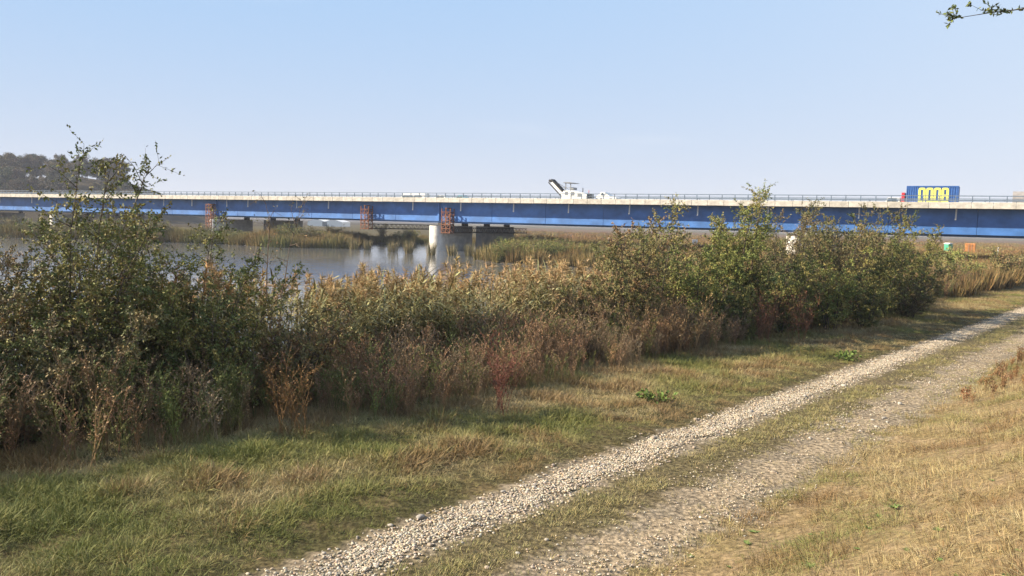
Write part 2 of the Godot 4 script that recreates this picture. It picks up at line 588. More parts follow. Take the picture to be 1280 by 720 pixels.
func build_track() -> void:
	var stones: Array[Mesh] = []
	for k in 5: stones.append(stone_mesh(100 + k))
	var stone_mats: Array[Material] = []
	for t: Color in [Color(0.448, 0.404, 0.34), Color(0.52, 0.484, 0.422), Color(0.305, 0.269, 0.224), Color(0.422, 0.34, 0.251), Color(0.359, 0.332, 0.296)]:
		stone_mats.append(weathered(t, 0.85, grain(int(t.r * 1000), 0.03, 0.7, 1.0, 128), 6.0))
	for side in 2:
		var v0: float = [0.04, 1.65][side]
		var v1: float = [0.66, 2.7][side]
		# the wheel track as a strip of dusty earth that dips into the ground at its ragged edges
		var mb := MB.new()
		var nu := 420
		var nv := 8
		for i in nu + 1:
			var u := -6.0 + 72.0 * pow(float(i) / nu, 1.5)
			for j in nv + 1:
				var w := float(j) / nv
				var v := lerpf(v0, v1, w) + 0.16 * lumps.get_noise_2d(u * 16.0, 40.0 * side) + 0.06 * lumps.get_noise_2d(u * 60.0, 9.0 + j)
				var p := xd_of(u, v)
				var y := ground_y(p.x, p.y) - 0.03 + 0.05 * sin(w * PI) * (0.8 + 0.5 * lumps.get_noise_2d(u * 20.0, v * 20.0))
				var k := patch.get_noise_2d(p.x * 3.0, p.y * 3.0) * 0.5 + 0.5
				mb.vert(Vector3(p.x, y, -p.y), Vector3.UP, (Color(0.48, 0.395, 0.285).lerp(Color(0.50, 0.43, 0.33), k) if side == 0 else Color(0.52, 0.42, 0.295).lerp(Color(0.46, 0.36, 0.235), k)))
		for i in nu:
			for j in nv:
				var k := i * (nv + 1) + j
				mb.ix.append(k); mb.ix.append(k + nv + 1); mb.ix.append(k + 1)
				mb.ix.append(k + 1); mb.ix.append(k + nv + 1); mb.ix.append(k + nv + 2)
		var tr := obj("gravel_track", mb.mesh(), M.soil)
		tag(tr, ["wheel track of pale cobbles beside the grass verge", "stony dusty wheel track at the foot of the dry bank"][side], "track", "", "structure")
		# its largest stones one by one, the rest as one mass
		var big := 0
		var guard := 0
		while big < [225, 75][side] and guard < 6000:
			guard += 1
			var u := -2.5 + 22.0 * pow(rng.randf(), 2.2)
			var v := lerpf(v0 - 0.05, v1 + 0.05, clampf(rng.randfn(0.42, 0.34), -0.15, 1.15))
			if side == 1 and patch.get_noise_2d(u * 1.1 + 30.0, v) < -0.02: continue
			var p := xd_of(u, v)
			var s := rr(0.034, 0.066) * (1.7 if rng.randf() < 0.12 else 1.0)
			var o := obj("stone", stones[rng.randi() % 5], stone_mats[rng.randi() % 5], tr)
			o.transform = Transform3D(Basis(Vector3.UP, rr(0, TAU)) * Basis(Vector3.RIGHT, rr(-0.25, 0.25)), Vector3(p.x, ground_y(p.x, p.y) + s * 0.17, -p.y)).scaled_local(Vector3.ONE * s)
			big += 1
		var places := []
		var cols := PackedColorArray()
		var want: int = [44000, 10000][side]
		while places.size() < want:
			var u := -3.0 + 60.0 * pow(rng.randf(), 1.6)
			var w := clampf(rng.randfn(0.5, 0.30 if side == 0 else 0.38), -0.28, 1.28)
			var v := lerpf(v0, v1, w) + 0.14 * lumps.get_noise_2d(u * 16.0, 40.0 * side)
			var bare := patch.get_noise_2d(u * 1.1 + 30.0, v * 1.4)
			if side == 1 and bare < -0.02 and rng.randf() < 0.86: continue
			if side == 0 and bare < -0.2 and rng.randf() < 0.6: continue
			var p := xd_of(u, v)
			var s := rr(0.009, 0.03) * (1.4 if rng.randf() < 0.08 else 1.0) * (1.0 + 0.25 * absf(w - 0.5))
			if side == 1: s *= 0.85
			places.append(Transform3D(Basis(Vector3.UP, rr(0, TAU)) * Basis(Vector3.RIGHT, rr(-0.5, 0.5)), Vector3(p.x, ground_y(p.x, p.y) + s * rr(0.0, 0.35) + (0.012 if w > 0.1 and w < 0.9 else 0.0), -p.y)).scaled_local(Vector3.ONE * s))
			cols.append(stone_tint())
		for k in 2:
			var xf := []
			var cc := PackedColorArray()
			for i in range(k, places.size(), 2):
				xf.append(places[i]); cc.append(cols[i])
			scatter("gravel", stones[k * 2], M.stone, xf, cc, tr)

# ---------------------------------------------------------------- bridges
var bridge_turn := -atan2(0.503, 0.864)
func bridge_point(x: float, y: float, z: float) -> Vector3:
	# x along the bridge (plus = towards the near end), z across it (plus = towards the camera)
	return Vector3(0.864 * x - 0.503 * z, y, -117.0 + 0.503 * x + 0.864 * z)

func build_bridge(called: String, label: String, z_front: float, seen_side: bool) -> void:
	var br := thing(called, label, "bridge", bridge_point(0, 0, z_front), bridge_turn)
	var x0 := -210.0
	var x1 := 108.0
	var mb := MB.new()
	mb.box(Vector3((x0 + x1) / 2, 7.16, -4.3), Vector3(x1 - x0, 0.24, 11.5))
	obj("deck_slab", mb.mesh(), M.slab, br)
	mb = MB.new()
	mb.box(Vector3((x0 + x1) / 2, 7.31, -4.3), Vector3(x1 - x0, 0.06, 10.9))
	obj("road_surface", mb.mesh(), M.asphalt, br)
	# edge beam in precast lengths with open joints
	for face in 2:
		var zc: float = [1.58, -10.18][face]
		var pm := MB.new()
		pm.box(Vector3.ZERO, Vector3(1.97 if seen_side and face == 0 else 15.9, 0.67, 0.24), Basis.IDENTITY, Color.WHITE, 0.02)
		var panel := pm.mesh()
		var x := x0
		var step := 2.0 if seen_side and face == 0 else 15.9
		var k := 0
		while x < x1 - 0.1:
			var o := obj("edge_panel", panel, M.concrete if rng.randf() < 0.65 else M.concrete_b, br)
			o.position = Vector3(x + step / 2, 7.37 + rr(-0.008, 0.008), zc + rr(-0.006, 0.006))
			x += step
			k += 1
	# girder web panels, welded with recessed joints, over a bottom flange that slopes inwards
	for face in 2:
		if face == 1 and seen_side: continue
	var wp := MB.new()
	wp.box(Vector3.ZERO, Vector3(8.56, 7.04 - BOTTOM_OF_WEB, 0.3), Basis.IDENTITY, Color.WHITE, 0.015)
	var web_mesh := wp.mesh()
	var fm := MB.new()
	fm.prism(PackedVector2Array([Vector2(-0.03, 0), Vector2(-0.42, -0.24), Vector2(-0.9, -0.24), Vector2(-0.9, 0)]), -4.28, 4.28)
	var flange_mesh := fm.mesh()
	for face in 2:
		var x := x0
		while x < x1 - 1.0:
			var o := obj("girder_panel", web_mesh, M.web, br)
			o.position = Vector3(x + 4.3, (7.04 + BOTTOM_OF_WEB) / 2, -0.15 if face == 0 else -8.45)
			var f := obj("bottom_flange", flange_mesh, M.web, br)
			f.transform = Transform3D(Basis(Vector3.UP, -PI / 2 if face == 0 else PI / 2), Vector3(x + 4.3, BOTTOM_OF_WEB - 0.002, 0.0 if face == 0 else -8.6))
			x += 8.6
	mb = MB.new()
	mb.box(Vector3((x0 + x1) / 2, BOTTOM_OF_WEB - 0.16, -4.3), Vector3(x1 - x0, 0.12, 6.7))
	obj("soffit", mb.mesh(), M.web, br)
	# railing: posts and two rails on both edges
	for face in 2:
		if face == 1 and not seen_side and false: continue
		var rl := Node3D.new()
		rl.name = "railing"
		br.add_child(rl, true)
		var zc: float = [1.55, -10.15][face]
		for h: Array in [[0.66, 0.06], [0.36, 0.045], [0.12, 0.03]]:
			var rm := MB.new()
			rm.box(Vector3((x0 + x1) / 2, 7.70 + float(h[0]), zc), Vector3(x1 - x0, float(h[1]) * 1.5, float(h[1])), Basis.IDENTITY, Color.WHITE, 0.006)
			obj("rail", rm.mesh(), M.rail, rl)
		var pmb := MB.new()
		pmb.box(Vector3(0, 0.31, 0), Vector3(0.085, 0.62, 0.10), Basis.IDENTITY, Color.WHITE, 0.008)
		pmb.box(Vector3(0, 0.008, 0), Vector3(0.2, 0.016, 0.18))
		var post := pmb.mesh()
		var x := -178.0 if seen_side and face == 0 else -160.0
		while x < 82.0:
			var o := obj("post", post, M.rail, rl)
			o.position = Vector3(x, 7.705, zc - 0.002)
			x += 1.55 if face == 0 and seen_side else 3.1
	# piers: blunt-nosed walls with bearings
	for px: float in [-156.0, -108.3, -60.5, -12.7, 38.6, 86.0]:
		var pr := MB.new()
		var sides := 18
		var outline := PackedVector2Array()
		for i in sides + 1:
			var t := PI * i / sides
			outline.append(Vector2(1.45 * cos(t), -0.15 + 0.95 * sin(t)))
		for i in sides + 1:
			var t := PI + PI * i / sides
			outline.append(Vector2(1.45 * cos(t), -7.0 + 0.85 * sin(t)))
		var lift := 1.24
		var y := -1.6
		while y < 3.55:
			var yb := minf(y + lift - 0.03, 3.62)
			for ring: Array in [[y, yb, 1.0], [yb, yb + 0.03, 0.985]]:
				for i in outline.size():
					var a := outline[i] * Vector2(ring[2], 1.0)
					var b := outline[(i + 1) % outline.size()] * Vector2(ring[2], 1.0)
					var na := Vector3(a.x, 0, (a.y + 0.15) if a.y > -0.15 else (a.y + 7.2 if a.y < -7.2 else 0.0)).normalized()
					var nb := Vector3(b.x, 0, (b.y + 0.15) if b.y > -0.15 else (b.y + 7.2 if b.y < -7.2 else 0.0)).normalized()
					var k := pr.v.size()
					pr.vert(Vector3(a.x, ring[0], a.y), na, Color.WHITE); pr.vert(Vector3(b.x, ring[0], b.y), nb, Color.WHITE)
					pr.vert(Vector3(b.x, ring[1], b.y), nb, Color.WHITE); pr.vert(Vector3(a.x, ring[1], a.y), na, Color.WHITE)
					pr.ix.append(k); pr.ix.append(k + 1); pr.ix.append(k + 2); pr.ix.append(k); pr.ix.append(k + 2); pr.ix.append(k + 3)
			y += lift
		var top := Geometry2D.triangulate_polygon(outline)
		for i in range(0, top.size(), 3):
			var a := outline[top[i]]; var b := outline[top[i + 1]]; var e := outline[top[i + 2]]
			pr.tri(Vector3(a.x, 3.6, a.y), Vector3(b.x, 3.6, b.y), Vector3(e.x, 3.6, e.y))
		var pier := obj("pier", pr.mesh(), M.pier, br)
		pier.position = Vector3(px, 0, 0.35)
		for zz: float in [-0.9, -7.2]:
			var bm := MB.new()
			bm.box(Vector3(0, 3.84, zz), Vector3(0.8, 0.46, 0.7), Basis.IDENTITY, Color.WHITE, 0.03)
			obj("bearing", bm.mesh(), M.dark_steel, pier)
		var sm := MB.new()
		sm.box(Vector3(px, (7.04 + BOTTOM_OF_WEB) / 2, 0.13), Vector3(0.28, 7.04 - BOTTOM_OF_WEB - 0.02, 0.24), Basis.IDENTITY, Color.WHITE, 0.02)
		obj("stiffener", sm.mesh(), M.web, br)
	if seen_side:
		for px: float in [-150, -139, -128, -116, -98, -89.2, -82, -73.9, -66.2, -57.2, -52.0, -40.7, -33.8, -17.1, -8.5, 0.3, 8.8, 17.5, 26.5, 35.0, 45.0, 54.6, 63, 72]:
			var dm := MB.new()
			dm.tube(Vector3(px, 7.05, 0.62), Vector3(px - 0.02, 5.85, 0.62), 0.085, 0.085, 10, Color.WHITE, true)
			obj("drain_pipe", dm.mesh(), M.pipe, br)

func build_bridges() -> void:
	build_bridge("road_bridge", "long blue girder bridge with cream concrete edge, nearest carriageway facing the river bank", 0.0, true)
	build_bridge("road_bridge", "parallel carriageway of the blue bridge standing behind the front one on its own piers", -12.7, false)

func build_scaffolds() -> void:
	var spots := [[-61.2, 1.4, 6.2, 1.9, false, "rusty scaffold tower on the girder beside the white pier nose farthest along the bridge"], [-25.9, 1.5, 6.35, 2.75, true, "rusty scaffold tower hung midway between two piers with a truss walkway under the girder"], [-10.7, 1.5, 6.15, 2.55, true, "rusty scaffold tower hung on the girder right beside the white pier in the water"]]
	for s: Array in spots:
		var t := thing("hanging_scaffold", s[5], "scaffold", bridge_point(s[0], 0, 0), bridge_turn, "scaffolds hung on the bridge")
		var w: float = s[1] / 2.0
		var y1: float = s[2]
		var y0: float = s[3]
		for x: float in [-w, 0.0, w]:
			for z: float in [0.22, 1.15]:
				var mb := MB.new()
				mb.box(Vector3(x, (y0 + y1) / 2, z), Vector3(0.11, y1 - y0, 0.11))
				obj("upright", mb.mesh(), M.rust, t)
		var y := y0 + 0.1
		var k := 0
		while y < y1:
			for z: float in [0.22, 1.15]:
				var mb := MB.new()
				mb.box(Vector3(0, y, z + 0.08), Vector3(2 * w + 0.1, 0.10, 0.06))
				obj("ledger", mb.mesh(), M.rust, t)
				if y + 0.6 < y1:
					mb = MB.new()
					var s2 := -1.0 if k % 2 == 0 else 1.0
					mb.tube(Vector3(-w * s2, y, z + 0.05), Vector3(0, y + 0.6, z + 0.05), 0.045, 0.045, 5)
					mb.tube(Vector3(0, y, z + 0.05), Vector3(w * s2, y + 0.6, z + 0.05), 0.045, 0.045, 5)
					obj("brace", mb.mesh(), M.rust, t)
			for x: float in [-w, w]:
				var mb := MB.new()
				mb.box(Vector3(x, y - 0.01, 0.68), Vector3(0.08, 0.09, 1.0))
				obj("transom", mb.mesh(), M.rust, t)
			y += 0.6
			k += 1
		for i in 4:
			var mb := MB.new()
			mb.box(Vector3(0, y0 + 1.36, 0.33 + 0.22 * i), Vector3(2 * w, 0.05, 0.2), Basis.IDENTITY, Color.WHITE, 0.008)
			obj("plank", mb.mesh(), M.plank, t)
		var hb := MB.new()
		hb.box(Vector3(0, y1 + 0.06, 0.62), Vector3(0.3, 0.12, 1.2))
		obj("hanger", hb.mesh(), M.rust, t)
		if s[4]:
			# trussed walkway that runs under the girder across the bridge
			var ya := y0 + 0.12
			var yb := y0 + 0.86
			for x: float in [-0.55, 0.55]:
				var zz := -22.0
				var mb := MB.new()
				mb.box(Vector3(x, ya, -10.4), Vector3(0.09, 0.1, 23.0))
				mb.box(Vector3(x, yb, -10.4), Vector3(0.09, 0.1, 23.0))
				obj("truss_chord", mb.mesh(), M.dark_steel, t)
				mb = MB.new()
				while zz < 0.8:
					mb.tube(Vector3(x, ya, zz), Vector3(x, yb, zz + 0.55), 0.035, 0.035, 4)
					mb.tube(Vector3(x, yb, zz + 0.55), Vector3(x, ya, zz + 1.1), 0.035, 0.035, 4)
					zz += 1.1
				obj("truss_web", mb.mesh(), M.dark_steel, t)
			for i in 3:
				var mb := MB.new()
				mb.box(Vector3(-0.34 + 0.34 * i, ya + 0.08, -10.4), Vector3(0.3, 0.05, 22.8))
				obj("walkway_board", mb.mesh(), M.plank, t)

# ---------------------------------------------------------------- vehicles on the bridge
func wheel(parent: Node, at: Vector3, r: float, w := 0.24) -> void:
	var mb := MB.new()
	mb.tube(at + Vector3(0, 0, -w / 2), at + Vector3(0, 0, w / 2), r, r, 18, Color.WHITE, true)
	var o := obj("wheel", mb.mesh(), M.tyre, parent)
	mb = MB.new()
	mb.tube(at + Vector3(0, 0, -w / 2 - 0.01), at + Vector3(0, 0, w / 2 + 0.01), r * 0.6, r * 0.6, 14, Color.WHITE, true)
	obj("rim", mb.mesh(), M.grey_paint, o)

func car(label: String, x: float, z: float, turn: float, paint: Material, van: bool, l := 2.1) -> void:
	var t := thing("car", label, "car", bridge_point(x, 7.34, z), bridge_turn + turn, "cars on the bridge")
	var body := MB.new()
	var poly := PackedVector2Array([Vector2(-l, 0.32), Vector2(l, 0.32), Vector2(l + 0.04, 0.62), Vector2(l - 0.1, 0.82), Vector2(l - 1.0, 0.96), Vector2(-l + 0.1, 0.98), Vector2(-l - 0.03, 0.7)])
	body.prism(poly, -0.86, 0.86)
	obj("body", body.mesh(), paint, t)
	var cab := MB.new()
	var cp := PackedVector2Array([Vector2(-l + 0.15, 0.975), Vector2(l - 1.05, 0.965), Vector2(l - 1.75, 1.48), Vector2(-l + 0.75, 1.5)])
	if van: cp = PackedVector2Array([Vector2(-l + 0.05, 0.975), Vector2(l - 0.9, 0.965), Vector2(l - 1.5, 1.72), Vector2(-l + 0.12, 1.74)])
	cab.prism(cp, -0.76, 0.76)
	obj("cabin", cab.mesh(), paint, t)
	for sz: float in [-0.775, 0.775]:
		for g: Array in [[-l + 0.7, -l * 0.2 - 0.05], [-l * 0.2 + 0.08, l - 1.48]]:
			var gm := MB.new()
			gm.prism(PackedVector2Array([Vector2(g[0], 1.04), Vector2(float(g[1]) + 0.15, 1.04), Vector2(float(g[1]) - 0.2, 1.4), Vector2(float(g[0]) + 0.15, 1.4)]), sz - 0.012, sz + 0.012)
			obj("window", gm.mesh(), M.glass, t)
	for wx: float in [-l + 0.8, l - 0.8]:
		for wz: float in [-0.76, 0.76]:
			wheel(t, Vector3(wx, 0.32, wz), 0.32, 0.2)
	for wz: float in [-0.6, 0.6]:
		var hm := MB.new()
		hm.box(Vector3(l - 0.02, 0.7, wz), Vector3(0.1, 0.14, 0.3), Basis.IDENTITY, Color.WHITE, 0.02)
		obj("headlight", hm.mesh(), M.pipe, t)

func flatbed(label: String, x: float, z: float, length: float, bed_y: float, paint: Material, bulkhead: Material, cab_h: float) -> Node3D:
	var t := thing("truck", label, "truck", bridge_point(x, 7.34, z), bridge_turn, "trucks on the bridge")
	var mb := MB.new()
	mb.box(Vector3(length / 2, bed_y - 0.11, 0), Vector3(length + 0.1, 0.2, 2.4), Basis.IDENTITY, Color.WHITE, 0.03)
	obj("bed", mb.mesh(), M.grey_paint, t)
	mb = MB.new()
	mb.box(Vector3(length / 2 - 0.8, bed_y - 0.33, 0), Vector3(length + 2.2, 0.24, 0.9))
	obj("chassis", mb.mesh(), M.black, t)
	if bulkhead:
		mb = MB.new()
		mb.box(Vector3(-0.26, bed_y + 0.78, 0), Vector3(0.4, 1.56, 2.3), Basis.IDENTITY, Color.WHITE, 0.04)
		obj("bulkhead", mb.mesh(), bulkhead, t)
	mb = MB.new()
	var c := PackedVector2Array([Vector2(-2.5, 0.45), Vector2(-0.62, 0.45), Vector2(-0.62, cab_h), Vector2(-2.05, cab_h), Vector2(-2.42, cab_h * 0.62)])
	mb.prism(c, -1.15, 1.15)
	var cab := obj("cab", mb.mesh(), paint, t)
	for sz: float in [-1.155, 1.155]:
		var gm := MB.new()
		gm.prism(PackedVector2Array([Vector2(-2.2, cab_h * 0.62), Vector2(-1.0, cab_h * 0.62), Vector2(-1.0, cab_h * 0.92), Vector2(-2.0, cab_h * 0.92)]), sz - 0.012, sz + 0.012)
		obj("window", gm.mesh(), M.glass, cab)
	var xs := [-1.6, length - 2.6, length - 1.4]
	for wx: float in xs:
		for wz: float in [-0.98, 0.98]:
			wheel(t, Vector3(wx, 0.4, wz), 0.4, 0.3)
	return t

func build_traffic() -> void:
	var zc := -19.0
	# container truck on the far carriageway
	var bx := 47.9
	flatbed("low flatbed truck with a red bulkhead carrying the blue container", bx, zc, 6.2, 0.65, M.white_paint, M.red, 1.55)
	var c := thing("shipping_container", "blue corrugated shipping container with tall yellow lettering on the truck", "container", bridge_point(bx + 0.1, 7.34 + 0.655, zc), bridge_turn)
	var L := 5.95
	var H := 2.4
	var W := 2.35
	for sz: float in [-1.0, 1.0]:
		var mb := MB.new()
		var n := 22
		var prev := Vector2(0.12, 0.0)
		for i in n:
			var xa := 0.12 + (L - 0.24) * i / n
			var st := (L - 0.24) / n
			for q: Array in [[0.3, 0.0], [0.45, 0.04], [0.85, 0.04], [1.0, 0.0]]:
				var cur := Vector2(xa + st * float(q[0]), q[1])
				var a := Vector3(prev.x, 0.15, sz * (W / 2 - 0.045 + prev.y)); var b := Vector3(cur.x, 0.15, sz * (W / 2 - 0.045 + cur.y))
				if sz > 0: mb.quad(a, a + Vector3(0, H - 0.27, 0), b + Vector3(0, H - 0.27, 0), b)
				else: mb.quad(a, b, b + Vector3(0, H - 0.27, 0), a + Vector3(0, H - 0.27, 0))
				prev = cur
		obj("side_panel", mb.mesh(), M.box_blue, c)
		for yy: float in [0.075, H - 0.06]:
			mb = MB.new()
			mb.box(Vector3(L / 2, yy, sz * (W / 2 - 0.05)), Vector3(L - 0.2, 0.14, 0.1), Basis.IDENTITY, Color.WHITE, 0.01)
			obj("side_rail", mb.mesh(), M.box_blue, c)
		for xx: float in [0.06, L - 0.06]:
			mb = MB.new()
			mb.box(Vector3(xx, H / 2, sz * (W / 2 - 0.06)), Vector3(0.14, H, 0.14), Basis.IDENTITY, Color.WHITE, 0.015)
			obj("corner_post", mb.mesh(), M.box_blue, c)
	for xx: float in [0.05, L - 0.05]:
		var mb := MB.new()
		mb.box(Vector3(xx, H / 2, 0), Vector3(0.05, H - 0.1, W - 0.2))
		obj("end_panel", mb.mesh(), M.box_blue, c)
	var rf := MB.new()
	rf.box(Vector3(L / 2, H - 0.04, 0), Vector3(L - 0.15, 0.05, W - 0.15))
	rf.box(Vector3(L / 2, 0.1, 0), Vector3(L - 0.15, 0.1, W - 0.15))
	obj("roof_and_floor", rf.mesh(), M.box_blue, c)
	# the lettering: four tall rounded capitals
	for k in 4:
		var mb := MB.new()
		var x0 := 1.42 + 0.88 * k
		var w := 0.76
		var h0 := 0.35
		var h1 := H - 0.22
		for s2 in 2:
			mb.box(Vector3(x0 + 0.11 + (w - 0.22) * s2, (h0 + h1 - 0.24) / 2, W / 2 + 0.008), Vector3(0.29, h1 - 0.24 - h0, 0.012))
		var arc := PackedVector2Array()
		for i in 13:
			var a := PI * i / 12
			arc.append(Vector2(x0 + w / 2 + w / 2 * signf(cos(a)) * pow(absf(cos(a)), 0.6) * 1.02, h1 - 0.26 + 0.26 * pow(sin(a), 0.6)))
		mb.prism(arc, W / 2 + 0.002, W / 2 + 0.014)
		if k == 3: mb.box(Vector3(x0 + w / 2, h1 - 1.0, W / 2 + 0.008), Vector3(w - 0.46, 0.26, 0.0118))
		mb.box(Vector3(x0 + w / 2, h0 + 0.1, W / 2 + 0.008), Vector3(w - 0.46, 0.2, 0.0118))
		obj("letter", mb.mesh(), M.yellow, c)
	# grey tarpaulin truck at the near end
	var g := flatbed("truck with a grey rounded tarpaulin body at the near end of the bridge", 67.2, zc, 7.5, 0.8, M.white_paint, null, 1.6)
	g.rotation.y += PI
	var tm := MB.new()
	var tp := PackedVector2Array()
	for i in 17:
		var a := PI * i / 16
		tp.append(Vector2(1.2 * signf(cos(a)) * pow(absf(cos(a)), 0.7), 0.8 + 1.65 * pow(sin(a), 0.8)))
	tm.prism(tp, 0.0, 7.4)
	var cover := obj("tarpaulin", tm.mesh(), M.tarp, g)
	cover.rotation.y = PI / 2
	car("long white van behind the railing above the hanging scaffolds", -31.9, zc, PI, M.white_paint, true, 3.2)
	car("white car behind the railing, between the white van and the turquoise car", -25.9, zc, PI, M.white_paint, false, 1.9)
	car("turquoise car on the bridge deck above the white pier", -21.8, zc, PI, M.turquoise, false, 1.6)
	car("small white car with dark windows just behind the road milling machine", 12.3, -4.4, 0.0, M.white_paint, false, 1.5)
	build_miller(7.6, -3.6)

func build_miller(x: float, z: float) -> void:
	var t := thing("milling_machine", "white road milling machine with raised conveyor arm and canopy on the bridge deck", "construction machine", bridge_point(x, 7.34, z), bridge_turn)
	t.scale = Vector3.ONE * 0.94
	var mb := MB.new()
	mb.prism(PackedVector2Array([Vector2(-1.7, 0.55), Vector2(2.35, 0.55), Vector2(2.4, 1.25), Vector2(1.6, 1.45), Vector2(0.1, 1.72), Vector2(-1.4, 1.72), Vector2(-1.7, 1.2)]), -1.05, 1.05)
	var body := obj("body", mb.mesh(), M.white_paint, t)
	for p: Array in [[-0.9, 1.35, 0.5], [0.1, 1.3, 0.6], [1.2, 1.1, 0.55]]:
		mb = MB.new()
		mb.box(Vector3(p[0], p[1], 1.06), Vector3(p[2], 0.5, 0.03), Basis.IDENTITY, Color.WHITE, 0.008)
		obj("side_hatch", mb.mesh(), M.grey_paint, body)
	mb = MB.new()
	mb.box(Vector3(2.5, 1.05, 0), Vector3(0.3, 0.6, 1.7), Basis.IDENTITY, Color.WHITE, 0.03)
	obj("radiator_grille", mb.mesh(), M.black, t)
	for tx: float in [-1.5, 1.9]:
		for tz: float in [-0.85, 0.85]:
			mb = MB.new()
			mb.box(Vector3(tx, 0.3, tz), Vector3(1.3, 0.55, 0.32), Basis.IDENTITY, Color.WHITE, 0.12)
			var cr := obj("crawler_track", mb.mesh(), M.tyre, t)
			mb = MB.new()
			mb.tube(Vector3(tx, 0.55, tz), Vector3(tx, 1.1, tz), 0.11, 0.11, 10)
			obj("leg", mb.mesh(), M.grey_paint, cr)
	# canopy on two posts
	for pz: float in [-0.8, 0.8]:
		mb = MB.new()
		mb.box(Vector3(-1.15, 2.28, pz), Vector3(0.1, 1.15, 0.1))
		obj("canopy_post", mb.mesh(), M.grey_paint, t)
	mb = MB.new()
	mb.prism(PackedVector2Array([Vector2(-1.45, 2.84), Vector2(0.1, 2.8), Vector2(0.1, 2.86), Vector2(-0.35, 2.96), Vector2(-1.1, 2.97), Vector2(-1.45, 2.9)]), -1.15, 1.15)
	obj("canopy", mb.mesh(), M.grey_paint, t)
	mb = MB.new()
	mb.box(Vector3(-0.3, 2.05, 0), Vector3(0.7, 0.35, 1.1), Basis.IDENTITY, Color.WHITE, 0.05)
	obj("control_desk", mb.mesh(), M.grey_paint, t)
	mb = MB.new()
	mb.box(Vector3(-0.95, 2.18, 0.95), Vector3(1.1, 0.05, 0.05))
	mb.box(Vector3(-0.4, 2.05, 0.95), Vector3(0.05, 0.3, 0.05))
	obj("handrail", mb.mesh(), M.grey_paint, t)
	mb = MB.new()
	mb.tube(Vector3(1.5, 1.5, 0.5), Vector3(1.5, 2.15, 0.5), 0.07, 0.06, 8, Color.WHITE, true)
	obj("exhaust", mb.mesh(), M.black, t)
	mb = MB.new()
	mb.tube(Vector3(2.05, 1.35, -0.4), Vector3(2.05, 1.85, -0.4), 0.05, 0.05, 8, Color.WHITE, true)
	obj("beacon", mb.mesh(), M.red, t)
	# loading conveyor: two side frames, belt, cross rollers, stay cables
	var a := Vector3(-1.55, 0.95, 0)
	var b := Vector3(-3.95, 3.2, 0)
	var d := (b - a).normalized()
	var up := Vector3(0, 0, 1).cross(d) * -1.0
	if up.y < 0: up = -up
	var bs := Basis(d, up, d.cross(up))
	var cv := Node3D.new()
	cv.name = "conveyor"
	t.add_child(cv)
	for sz: float in [-0.55, 0.55]:
		mb = MB.new()
		mb.box((a + b) / 2 + Vector3(0, 0, sz) + up * 0.28, Vector3(a.distance_to(b), 0.16, 0.09), bs)
		mb.box((a + b) / 2 + Vector3(0, 0, sz) - up * 0.32, Vector3(a.distance_to(b), 0.16, 0.09), bs)
		obj("side_frame", mb.mesh(), M.black, cv)
		mb = MB.new()
		mb.box((a + b) / 2 + Vector3(0, 0, sz * 0.9) - up * 0.02, Vector3(a.distance_to(b) * 0.8, 0.34, 0.03), bs)
		obj("cover", mb.mesh(), M.white_paint, cv)
	mb = MB.new()
	mb.box((a + b) / 2 + up * 0.34, Vector3(a.distance_to(b), 0.03, 0.95), bs)
	obj("belt", mb.mesh(), M.tyre, cv)
	mb = MB.new()
	mb.tube(b + Vector3(0, 0, -0.6), b + Vector3(0, 0, 0.6), 0.2, 0.2, 12, Color.WHITE, true)
	obj("head_roller", mb.mesh(), M.black, cv)
	mb = MB.new()
	mb.tube(a.lerp(b, 0.75) + up * 0.35 + Vector3(0, 0, 0.5), Vector3(-1.3, 2.0, 0.5), 0.03, 0.03, 5)
	mb.tube(a.lerp(b, 0.75) + up * 0.35 + Vector3(0, 0, -0.5), Vector3(-1.3, 2.0, -0.5), 0.03, 0.03, 5)
	obj("stay_cable", mb.mesh(), M.black, cv)

